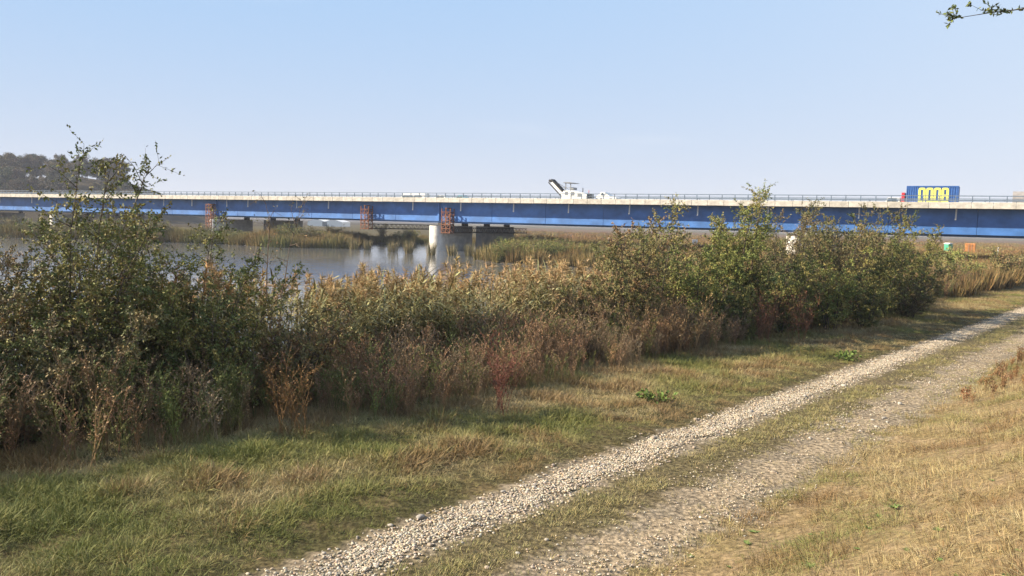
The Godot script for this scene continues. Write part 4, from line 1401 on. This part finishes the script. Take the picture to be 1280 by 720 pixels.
func weed_mesh(seed_: int, col: Color, h0: float) -> ArrayMesh:
	rng.seed = seed_
	var mb := MB.new()
	var h := h0 * rr(0.8, 1.2)
	for s in 3:
		var lean := Vector3(rr(-0.25, 0.25), 0, rr(-0.25, 0.25))
		var top := Vector3(0, h * rr(0.75, 1.0), 0) + lean * h
		var b := Vector3(rr(-0.06, 0.06), 0, rr(-0.06, 0.06))
		mb.tube(b, b.lerp(top, 0.5), 0.006, 0.004, 3, col * 0.8)
		mb.tube(b.lerp(top, 0.5), top, 0.004, 0.002, 3, col * 0.8)
		for k in 12:
			var t := rr(0.25, 0.98)
			var p := b.lerp(top, t)
			var a := rr(0, TAU)
			var dr := (Vector3(cos(a), rr(0.7, 1.8), sin(a))).normalized()
			var l := h * rr(0.12, 0.32) * (1.2 - t * 0.6)
			mb.tube(p, p + dr * l, 0.0025, 0.0015, 3, col * 0.8)
			for q in 7:
				var lp := p + dr * l * rr(0.2, 1.0)
				var ld := (dr + rdir()).normalized()
				mb.leaf(lp, ld, ld.cross(rdir()).normalized(), rr(0.02, 0.045), rr(0.010, 0.02), vary(col, 0.35))
	return mb.mesh()

func build_weeds() -> void:
	var brown: Array = []
	for k in 6:
		brown.append(weed_mesh(400 + k, [Color(0.23, 0.17, 0.105), Color(0.20, 0.155, 0.095), Color(0.31, 0.235, 0.14)][k % 3], 0.95))
	rng.seed = 410
	var places := []
	var guard := 0
	while places.size() < 6500 and guard < 50000:
		guard += 1
		var u := -3.0 + 65.0 * pow(rng.randf(), 1.2)
		var v := -3.7 - 5.0 * pow(rng.randf(), 0.9)
		if u < 4.0: v -= 1.0
		var q := patch.get_noise_2d(u * 0.6, v * 0.9)
		if q < -0.1 and rng.randf() < 0.7: continue
		var p := xd_of(u, v)
		var sc := rr(0.5, 1.1) * clampf(0.72 + (-3.6 - v) * 0.28, 0.5, 1.25) * (1.15 if u > 13.0 else 1.0)
		var tint := vary(Color(1, 1, 1).lerp(Color(1.12, 0.9, 0.82), clampf(0.5 + 1.5 * patch.get_noise_2d(u * 0.9, 40.0), 0.0, 1.0)), 0.2)
		if rng.randf() < (0.2 if u > 5.0 else 0.55): tint = vary(Color(0.62, 0.92, 0.48), 0.25)
		if u < 5.0 and rng.randf() < 0.45: continue
		places.append([Transform3D(Basis(Vector3.UP, rr(0, TAU)), on_ground(p.x, p.y, 0.02)).scaled_local(Vector3.ONE * sc), tint])
	for i in 420:
		var u := rr(13.5, 40.0)
		var v := rr(-5.0, -3.5)
		var p := xd_of(u, v)
		if patch.get_noise_2d(p.x * 0.8, p.y * 0.8 + 12.0) < -0.05: continue
		places.append([Transform3D(Basis(Vector3.UP, rr(0, TAU)), on_ground(p.x, p.y, 0.02)).scaled_local(Vector3.ONE * rr(0.8, 1.45)), vary(Color(1.1, 0.95, 0.8), 0.25)])
	mass("dry_weeds", "brown withered weeds between the grass verge and the reeds", "weeds", brown, M.veg, places)
	# weeds one can tell apart
	for p: Array in [[-0.2, 14.9, 1.35, Color(0.17, 0.065, 0.045), "upright reddish dry weed standing alone in the grass verge"], [7.7, 25.0, 1.5, Color(0.20, 0.09, 0.055), "bushy reddish brown weed before the tallest shrub"], [8.9, 25.6, 1.6, Color(0.19, 0.085, 0.05), "tall rust brown weed at the foot of the thicket"], [11.4, 29.2, 1.4, Color(0.17, 0.09, 0.055), "rust brown weed right of the taller one at the thicket's foot"], [-3.4, 12.9, 1.1, Color(0.22, 0.125, 0.05), "orange brown weed at the edge of the left thicket"]]:
		var t := thing("dry_weed", p[4], "weed", on_ground(p[0], p[1], 0.02), 0.0, "single reddish weeds")
		for k in 5:
			var o := obj("stalk", weed_mesh(int(float(p[1]) * 31.0) + k, p[3], p[2]), M.veg, t)
			o.position = Vector3(rr(-0.25, 0.25), 0, rr(-0.25, 0.25))
	rng.seed = 431
	for p: Array in [[2.85, 15.9, "low green leafy weed on the verge beside the pale cobbles"], [8.9, 21.9, "green leafy weed on the verge farther along the track"]]:
		var t := thing("leafy_weed", p[2], "weed", on_ground(p[0], p[1], 0.02), 0.0, "green leafy weeds on the verge")
		var mb := MB.new()
		for k in 26:
			var a := rr(0, TAU)
			var o := Vector3(cos(a), rr(0.3, 1.3), sin(a)).normalized()
			var l := rr(0.2, 0.42)
			mb.tube(Vector3.ZERO, o * l, 0.006, 0.003, 3, Color(0.10, 0.10, 0.04))
			for q in 7:
				var d := (o + rdir()).normalized()
				mb.leaf(o * l * rr(0.35, 1.05), d, d.cross(rdir()).normalized(), rr(0.06, 0.11), rr(0.035, 0.06), vary(Color(0.105, 0.155, 0.035), 0.3))
		obj("foliage", mb.mesh(), M.veg, t)

func tuft_mesh(seed_: int, blades: int, h0: float, spread: float, wid: float, droop: float) -> ArrayMesh:
	rng.seed = seed_
	var mb := MB.new()
	for i in blades:
		var a := rr(0, TAU)
		var o := Vector3(cos(a), 0, sin(a))
		var b := o * 0.06 * sqrt(rng.randf()) * (spread + 0.5)
		var k := rr(0.65, 1.15)
		var col := Color(k, k * rr(0.92, 1.05), k * rr(0.85, 1.0))
		var sa := rr(0, TAU)
		mb.ribbon(b, (Vector3(0, 1, 0) + o * rr(0.1, spread)).normalized(), Vector3(cos(sa), 0, sin(sa)), h0 * rr(0.5, 1.15), wid * rr(0.7, 1.2), droop * rr(0.4, 1.4), col, 3, col * 1.15)
	return mb.mesh()

func build_grass() -> void:
	var tall: Array = []
	var short: Array = []
	var lying: Array = []
	for k in 4:
		tall.append(tuft_mesh(500 + k, 20, 0.19, 1.1, 0.007, 1.4))
		short.append(tuft_mesh(510 + k, 14, 0.085, 1.1, 0.006, 1.0))
		lying.append(tuft_mesh(520 + k, 16, 0.2, 1.9, 0.0075, 1.1))
	rng.seed = 530
	var green := Color(0.165, 0.178, 0.052)
	var pale := Color(0.28, 0.255, 0.105)
	var hay := Color(0.385, 0.315, 0.17)
	var rusty := Color(0.212, 0.133, 0.0643)
	# verge
	var places := []
	for i in 80000:
		var t := rng.randf()
		var u := -7.0 + 62.0 * pow(t, 1.9)
		var v := -0.1 - 5.2 * pow(rng.randf(), 0.85)
		if u < 6.0: v *= 1.25
		var p := xd_of(u, v)
		if p.y < 6.0 or p.x < -0.66 * p.y - 0.6: continue
		var q := patch.get_noise_2d(p.x * 0.7, p.y * 0.7)
		var q2 := patch.get_noise_2d(p.x * 2.2 + 90.0, p.y * 2.2)
		if v > -0.5 and rng.randf() < 0.35: continue
		var wet := clampf(0.30 + q * 1.5 + (0.28 if p.x < -1.5 and p.y < 13.0 else -0.05) + (0.22 if v > -1.0 else 0.0) + rr(-0.25, 0.25), 0.0, 1.0)
		var col := (hay.lerp(pale, wet * 2.0) if wet < 0.5 else pale.lerp(green, wet * 2.0 - 1.0))
		if q2 > 0.12 and wet < 0.6: col = col.lerp(rusty, 0.7)
		var sc := rr(0.55, 1.1) * (0.85 + 0.8 * clampf(q2, -0.4, 0.5)) * clampf(0.45 + (-v) * 0.35, 0.45, 1.1)
		places.append([Transform3D(Basis(Vector3.UP, rr(0, TAU)) * Basis(Vector3.RIGHT, rr(-0.35, 0.35)), on_ground(p.x, p.y, 0.01)).scaled_local(Vector3(1.15, 1.0, 1.15) * sc), vary(col, 0.22)])
	mass("verge_grass", "long green and hay coloured grass on the verge left of the track", "grass", tall, M.veg, places)
	# short worn grass between the wheel tracks
	places = []
	for i in 16000:
		var u := -4.0 + 58.0 * pow(rng.randf(), 1.7)
		var v := rng.randfn(1.25, 0.24)
		if rng.randf() < 0.4: v = rr(1.5, 3.0)
		var p := xd_of(u, v)
		var q := patch.get_noise_2d(p.x * 0.9, p.y * 0.9)
		if q < (-0.12 if v < 1.6 else 0.08) and rng.randf() < 0.85: continue
		var col := pale.lerp(green, clampf(0.3 + q + rr(-0.3, 0.3), 0.0, 1.0)).lerp(hay, rr(0.0, 0.75))
		places.append([Transform3D(Basis(Vector3.UP, rr(0, TAU)), on_ground(p.x, p.y, 0.005)).scaled_local(Vector3.ONE * rr(0.5, 1.15)), vary(col, 0.2)])
	mass("track_grass", "short worn grass on the ridge between the two wheel tracks", "grass", short, M.veg, places)
	# dry bank
	places = []
	for i in 110000:
		var u := -8.0 + 62.0 * pow(rng.randf(), 1.8)
		var v := 2.6 + 6.5 * pow(rng.randf(), 0.9)
		var p := xd_of(u, v)
		if p.y < 2.0 or absf(p.x) > 0.72 * p.y + 1.5: continue
		var q := patch.get_noise_2d(p.x * 0.8, p.y * 0.8)
		var q2 := patch.get_noise_2d(p.x * 2.4, p.y * 2.4 + 33.0)
		var bare := clampf((6.5 - p.y) / 3.0, 0.0, 1.0)
		if q2 < -0.05 + 0.2 * bare and rng.randf() < 0.45 + 0.45 * bare: continue
		var col := hay.lerp(Color(0.34, 0.265, 0.13), rng.randf())
		if q > 0.16: col = col.lerp(green, clampf((q - 0.1) * 2.5 + rr(-0.2, 0.3), 0.0, 0.8))
		if rng.randf() < 0.18 or patch.get_noise_2d(p.x * 1.3 + 70.0, p.y * 1.3) > 0.22: col = col.lerp(rusty, 0.75)
		places.append([Transform3D(Basis(Vector3.UP, rr(0, TAU)) * Basis(Vector3.RIGHT, rr(-0.3, 0.3)), on_ground(p.x, p.y, 0.01)).scaled_local(Vector3.ONE * rr(0.4, 1.0) * (0.6 + 0.7 * clampf(q2 + 0.3, 0.0, 1.0))), vary(col, 0.2)])
	mass("dry_grass", "straw coloured short grass on the dike slope right of the track", "grass", lying, M.veg, places)
	# rust brown weeds on the bank beside the track, farther up
	var weeds: Array = []
	for k in 4: weeds.append(weed_mesh(540 + k, [Color(0.24, 0.13, 0.065), Color(0.28, 0.18, 0.085)][k % 2], 0.5))
	rng.seed = 550
	places = []
	for i in 900:
		var u := rr(12.5, 36)
		var v := 2.9 + 3.4 * rng.randf()
		if rng.randf() > (u - 11.0) / 9.0: continue
		var p := xd_of(u, v)
		places.append([Transform3D(Basis(Vector3.UP, rr(0, TAU)), on_ground(p.x, p.y, 0.01)).scaled_local(Vector3.ONE * rr(0.4, 1.0)), vary(Color(1, 1, 1), 0.25)])
	mass("bank_weeds", "rust brown dry weeds on the slope beside the bend of the track", "weeds", weeds, M.veg, places)
	# low rosettes on the bare earth of the slope
	var rosettes: Array = []
	for k in 3:
		rng.seed = 560 + k
		var mb := MB.new()
		for i in 13:
			var a := TAU * i / 13.0 + rr(-0.2, 0.2)
			var o := Vector3(cos(a), rr(0.15, 0.7), sin(a)).normalized()
			mb.leaf(Vector3.ZERO, o, Vector3(-sin(a), 0, cos(a)), rr(0.05, 0.09), rr(0.018, 0.03), vary(Color(0.13, 0.18, 0.05), 0.25))
		rosettes.append(mb.mesh())
	rng.seed = 570
	for i in 60:
		var d := rr(4.2, 9.5)
		var x := d * rr(0.1, 0.66)
		if uv_of(x, d).y < 2.6: continue
		var t := obj("rosette_weed", rosettes[i % 3], M.veg)
		t.position = on_ground(x, d, -0.005)
		t.rotation.y = rr(0, TAU)
		t.scale = Vector3.ONE * rr(0.5, 1.1)
		tag(t, "tiny green rosette weed on the bare earth of the slope", "weed", "rosette weeds on the slope")

# ---------------------------------------------------------------- the tree whose branch hangs into the upper right corner
func build_branch() -> void:
	rng.seed = 600
	var base := on_ground(8.6, 8.2, 0.1)
	var t := thing("roadside_tree", "tree outside the right edge whose leafy branch tip hangs into the sky corner", "tree", base)
	var wood := MB.new()
	var lf := MB.new()
	var bark := Color(0.09, 0.075, 0.06)
	var pal := [Color(0.10, 0.13, 0.035), Color(0.13, 0.15, 0.04), Color(0.075, 0.10, 0.03)]
	wood.tube(Vector3.ZERO, Vector3(0.15, 2.2, 0.1), 0.15, 0.11, 9, bark)
	wood.tube(Vector3(0.15, 2.2, 0.1), Vector3(0.3, 4.6, 0.2), 0.11, 0.05, 8, bark)
	var limbs: Array = []
	for k in 9:
		var a := rr(-1.2, 1.2)
		var s := Vector3(0.2, rr(2.2, 4.4), 0.1)
		limbs.append([s, s + Vector3(cos(a) * rr(0.8, 1.7), rr(0.5, 1.3), sin(a) * rr(0.8, 1.7))])
	for l: Array in limbs:
		wood.tube(l[0], l[1], 0.045, 0.012, 5, bark)
		for k in 26:
			var q: float = rr(0.3, 1.05)
			var tp: Vector3 = (l[0] as Vector3).lerp(l[1], q)
			var td := (rdir() + Vector3(0.1, 0.3, 0)).normalized()
			wood.tube(tp, tp + td * 0.35, 0.005, 0.002, 3, bark)
			for m in 9:
				var d := (td * 0.5 + rdir()).normalized()
				lf.leaf(tp + td * 0.35 * rng.randf(), d, d.cross(rdir()).normalized(), rr(0.035, 0.065), rr(0.02, 0.035), vary(pal[rng.randi() % 3], 0.25))
	# the long branch: from the trunk out over the slope
	var tip := Vector3(4.13, 6.40, -8.3) - base
	var start := Vector3(0.22, 3.0, 0.15)
	var prev := start
	for i in 12:
		var q := (i + 1) / 12.0
		var p := start.lerp(tip, q) + Vector3(0, 0.25 * sin(q * PI) + 0.03 * sin(q * 17.0), 0.08 * sin(q * 9.0))
		wood.tube(prev, p, 0.03 * (1.05 - q) + 0.003, 0.03 * (1.05 - q - 0.08) + 0.003, 5, bark)
		for k in 7:
			var tp := prev.lerp(p, rng.randf())
			var td := (rdir() * 0.8 + (tip - start).normalized() * 0.9 + Vector3(0, 0.1, 0)).normalized()
			var tl := rr(0.08, 0.22)
			wood.tube(tp, tp + td * tl, 0.003, 0.0015, 3, bark)
			for m in 15:
				var d := (td * 0.5 + rdir()).normalized()
				lf.leaf(tp + td * tl * rng.randf(), d, d.cross(rdir()).normalized(), rr(0.028, 0.055), rr(0.016, 0.03), vary(pal[rng.randi() % 3], 0.25))
		prev = p
	obj("trunk", wood.mesh(), M.bark, t)
	obj("crown", lf.mesh(), M.veg, t)
